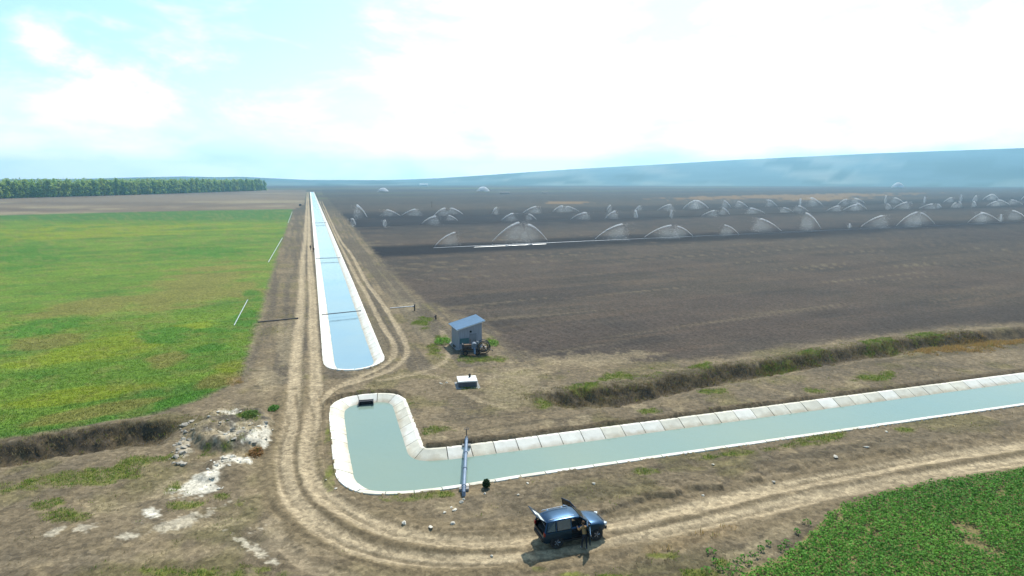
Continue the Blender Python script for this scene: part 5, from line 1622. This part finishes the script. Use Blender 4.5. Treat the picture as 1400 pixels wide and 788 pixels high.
    if open_:
        # front doors swung out about their front edge
        for s_, ang in ((-1, R(66)), (1, R(62))):
            hinge = Vector((.80, s_ * .90, 0))
            dmat = Matrix.Rotation(s_ * -ang, 3, 'Z')
            def dp(x, y, z): return hinge + dmat @ Vector((x, y * s_, z))
            d = MB(); d.prism([dp(0, -.0, .36), dp(-1.10, 0, .36), dp(-1.13, 0, 1.05), dp(0, 0, 1.05)], dmat @ Vector((0, s_ * .07, 0))); do = d.build('door', pm, c)
            d = MB(); d.prism([dp(-.02, -.012, .40), dp(-1.06, -.012, .40), dp(-1.08, -.012, 1.0), dp(-.02, -.012, 1.0)], dmat @ Vector((0, s_ * .01, 0))); d.build('door_card', M_inner, do)
            d = MB(); d.tube([dp(.12, .03, 1.06), dp(-.45, -.14, 1.58), dp(-1.08, -.16, 1.60), dp(-1.12, .03, 1.06)], .03, 6); d.build('window_frame', pm, do)
            d = MB(); d.prism([dp(.06, .03, 1.08), dp(-1.09, .03, 1.08), dp(-1.06, -.155, 1.57), dp(-.46, -.135, 1.55)], dmat @ Vector((0, s_ * .006, 0))); d.build('door_glass', M_glass, do)
            d = MB(); d.box(dp(-.98, .09, .92), (.16, .03, .04), dmat); d.build('handle', M_trim, do)
        # tailgate raised about the roof edge
        hinge = Vector((-1.91, 0, 1.52)); up = R(40)
        dv = Vector((-math.cos(up), 0, math.sin(up))); nv = Vector((-math.sin(up), 0, -math.cos(up)))
        def tg(pts, t=.05): 
            g = MB(); g.prism([hinge + Vector((0, y, 0)) + dv * l for y, l in pts], nv * -t); return g
        go = tg(((-.74, .55), (.74, .55), (.72, .90), (-.72, .90))).build('tailgate', pm, c, bevel=.01)
        tg(((-.60, 0), (.60, 0), (.61, .07), (-.61, .07)), .048).build('tailgate_frame', pm, go)
        for s_ in (-1, 1): tg(((s_ * .53, .07), (s_ * .61, .07), (s_ * .74, .55), (s_ * .64, .55)), .047).build('tailgate_frame', pm, go)
        tg(((-.53, .07), (.53, .07), (.64, .55), (-.64, .55)), .012).build('rear_window', M_paleglass, go)
        g = MB(); g.box(hinge + dv * .72 - nv * .056, (.16, .5, .012), Matrix.Rotation(up, 3, 'Y')); g.build('number_plate', M_white, go)
        for s_ in (-1, 1):
            g = MB(); g.tube([(-1.98, s_ * .66, 1.30), hinge + Vector((0, s_ * .66, 0)) + dv * .45], .014, 6); g.build('gas_strut', M_steel, go)
        m = MB(); m.box((-1.7, .1, .72), (.6, .9, .35)); m.build('luggage', M_inner, c, bevel=.05)
    return c
ca, cb = at(759, 750.5), at(818, 738)
crz = math.atan2(cb.y - ca.y, cb.x - ca.x)
fw = Vector((math.cos(crz), math.sin(crz), 0)); lf = Vector((-math.sin(crz), math.cos(crz), 0))
cmid = (ca + cb) / 2 + lf * .93
suv((cmid.x, cmid.y, zat(cmid.x, cmid.y) + .03), crz, 'dark blue car on the dirt track with open doors and raised tailgate')
p = at(410.5, 281.8)
fc = suv((p.x, p.y, .02), R(110), 'distant dark car parked on bare earth beside the grain field corner', False, paint('black_car_paint', (.05, .06, .075)))
fc.scale = (1.05, 1.05, 1.05)

# ------------------------------------------------------------------ people (skinned figures)
M_skin = mat('skin', C(196, 150, 120), .6, var=.06)
M_khaki = mat('khaki_jacket', C(186, 150, 100), .85, var=.12, scale=12, bump=.3, bscale=30)
M_trous = mat('dark_trousers', C(40, 44, 56), .85, var=.12, scale=12)
M_shoe = mat('pale_shoes', C(196, 192, 186), .7)
M_hair = mat('brown_hair', C(92, 66, 42), .8, var=.25, scale=30)
M_darkc = mat('dark_jacket', C(44, 44, 50), .85, var=.12)
def person(loc, rz, lean, arms, label, top, hairm=None):
    """arms: list of (elbow, wrist) offsets for right (-y) and left (+y)"""
    root = empty('person', loc, rz); tag(root, label, 'person')
    J = {}
    edges, rad = [], []
    V_ = []
    def add(name, p, r, parent=None):
        J[name] = len(V_); V_.append(Vector(p)); rad.append(r)
        if parent is not None: edges.append((J[parent], J[name]))
    cl, sl_ = math.cos(lean), math.sin(lean)
    hip = Vector((-.06 * (lean > .2), 0, .93))
    def sp(h): return hip + Vector((sl_ * h, 0, cl * h))
    add('pelvis', hip, (.155, .12)); add('waist', sp(.18), (.14, .11), 'pelvis'); add('chest', sp(.38), (.175, .125), 'waist'); add('collar', sp(.50), (.11, .09), 'chest')
    add('neck', sp(.575), (.058, .058), 'collar'); 
    hd = sp(.575)
    add('chin', hd + Vector((.02 + sl_ * .05, 0, .07)), (.075, .078), 'neck'); add('skull', hd + Vector((.015 + sl_ * .09, 0, .16)), (.088, .098), 'chin'); add('top', hd + Vector((.0 + sl_ * .11, 0, .225)), (.055, .06), 'skull')
    for s_, nm in ((-1, 'r'), (1, 'l')):
        sh = sp(.46) + Vector((0, s_ * .19, 0))
        el, wr = arms[0 if s_ < 0 else 1]
        add('sh' + nm, sh, (.065, .065), 'collar'); add('el' + nm, sh + Vector(el), (.048, .048), 'sh' + nm); add('wr' + nm, sh + Vector(wr), (.034, .034), 'el' + nm)
        dirw = (Vector(wr) - Vector(el)).normalized()
        pw = sh + Vector(wr)
        add('palm' + nm, pw + dirw * .06, (.04, .022), 'wr' + nm)
        side = dirw.cross(Vector((0, 0, 1)));  side = side.normalized() if side.length > .1 else Vector((0, 1, 0))
        for q in range(4):
            b0 = pw + dirw * .10 + side * (-.03 + q * .02); ln = (.06, .075, .07, .055)[q]
            add('f%d%s' % (q, nm), b0, (.010, .010), 'palm' + nm); add('g%d%s' % (q, nm), b0 + dirw * ln + Vector((0, 0, -.015)), (.008, .008), 'f%d%s' % (q, nm))
        add('th' + nm, pw + dirw * .04 + side * -.05, (.011, .011), 'palm' + nm); add('ti' + nm, pw + dirw * .085 + side * -.065, (.009, .009), 'th' + nm)
        st_ = .09
        hp = hip + Vector((0, s_ * .095, -.04))
        fxo = .10 * s_
        add('hip' + nm, hp, (.098, .098), 'pelvis'); add('kn' + nm, Vector((hp.x * .5 + .04 + fxo * .5, s_ * .11, .50)), (.066, .066), 'hip' + nm); add('an' + nm, Vector((-.02 + fxo, s_ * .12, .10)), (.042, .042), 'kn' + nm)
        add('he' + nm, Vector((-.01 + fxo, s_ * .12, .045)), (.042, .042), 'an' + nm); add('to' + nm, Vector((.17 + fxo, s_ * .13, .035)), (.045, .03), 'he' + nm)
    me = bpy.data.meshes.new('body_cage'); me.from_pydata([tuple(v) for v in V_], edges, [])
    tmp = bpy.data.objects.new('body_cage', me); COL.objects.link(tmp)
    md = tmp.modifiers.new('s', 'SKIN'); md.use_smooth_shade = True
    for i, rr_ in enumerate(rad):
        me.skin_vertices[0].data[i].radius = rr_
        me.skin_vertices[0].data[i].use_root = (i == 0)
    tmp.modifiers.new('d', 'SUBSURF').levels = 1
    dg = bpy.context.evaluated_depsgraph_get()
    bm_me = bpy.data.meshes.new_from_object(tmp.evaluated_get(dg))
    bpy.data.objects.remove(tmp); bpy.data.meshes.remove(me)
    bm_me.materials.clear()
    for m in (top, M_trous, M_skin, M_shoe): bm_me.materials.append(m)
    names = list(J.keys()); pts = np.array([tuple(v) for v in V_])
    for f in bm_me.polygons:
        c_ = np.array(f.center); k = names[int(np.argmin(np.linalg.norm(pts - c_, axis=1)))]
        if k[:2] in ('he', 'to'): f.material_index = 3
        elif k in ('neck', 'chin', 'skull', 'top') or k[:2] in ('wr', 'pa', 'th', 'ti') or (k[0] in 'fg' and k[1].isdigit()): f.material_index = 2
        elif k[:3] in ('hip',) or k[:2] in ('kn', 'an') or k == 'pelvis': f.material_index = 1
        else: f.material_index = 0
        f.use_smooth = True
    b = bpy.data.objects.new('body', bm_me); COL.objects.link(b); b.parent = root
    # hair cap, nose and ears
    hc = hd + Vector((.0 + sl_ * .09, 0, .165))
    bm = bmesh.new(); bmesh.ops.create_icosphere(bm, subdivisions=3, radius=1.0)
    for v in list(bm.verts):
        if v.co.x > .45 and v.co.z < .45 or v.co.z < -.55: bm.verts.remove(v)
    for v in bm.verts: v.co = Vector((v.co.x * .112 - .01, v.co.y * .098, v.co.z * .125)) * (1 + .03 * math.sin(v.co.y * 40)) + hc
    me = bpy.data.meshes.new('hair'); bm.to_mesh(me); bm.free()
    link('hair', me, hairm or M_hair, root)
    for s_ in (-1, 1):
        m = MB(); m.box(hc + Vector((.0, s_ * .098, -.04)), (.035, .018, .06)); m.build('ear', M_skin, root)
        m = MB(); m.box(hc + Vector((.098, s_ * .034, -.03)), (.012, .026, .012)); m.build('eye', M_trim, root)
    m = MB(); m.box(hc + Vector((.108, 0, -.055)), (.03, .025, .04)); m.build('nose', M_skin, root)
    m = MB(); m.box(hc + Vector((.094, 0, -.105)), (.012, .05, .01)); m.build('mouth', M_red, root)
    return root
hang = [((.04, -.05, -.30), (.10, -.06, -.54)), ((.02, .05, -.30), (.04, .06, -.55))]
reach_ = [((.16, -.06, -.24), (.40, -.04, -.22)), ((.16, .06, -.24), (.40, .02, -.18))]
pp = cmid + fw * .25 - lf * 1.42
person((pp.x, pp.y, zat(pp.x, pp.y)), crz + math.pi / 2, .42, reach_, 'person in khaki jacket and dark trousers leaning in at the open car door', M_khaki)
for x, y, lab, a_ in ((424.6, 342.5, 'distant dark-clothed person on the track left of the long canal', 1.4), (429.2, 345.5, 'distant dark-clothed person standing at the very edge of the long canal', 2.2)):
    q = at(x, y); person((q.x, q.y, 0), a_, .04, hang, lab, M_darkc)

# ------------------------------------------------------------------ haze
def haze():
    m = MB(); m.box((0, 0, 103), (12600, 12600, 214)); o = m.build('haze', None)
    me = o.data; me.materials.clear()
    hm = bpy.data.materials.new('haze_air'); hm.use_nodes = True
    nt = hm.node_tree; nt.nodes.clear()
    out = nt.nodes.new('ShaderNodeOutputMaterial'); pv = nt.nodes.new('ShaderNodeVolumePrincipled')
    pv.inputs['Color'].default_value = (.34, .71, 1.0, 1)
    pv.inputs['Density'].default_value = 1.9e-4
    pv.inputs['Anisotropy'].default_value = .45
    nt.links.new(pv.outputs[0], out.inputs['Volume'])
    me.materials.append(hm)
    tag(o, 'thin blue haze over the far plain and hills', 'haze', kind='stuff')
haze()
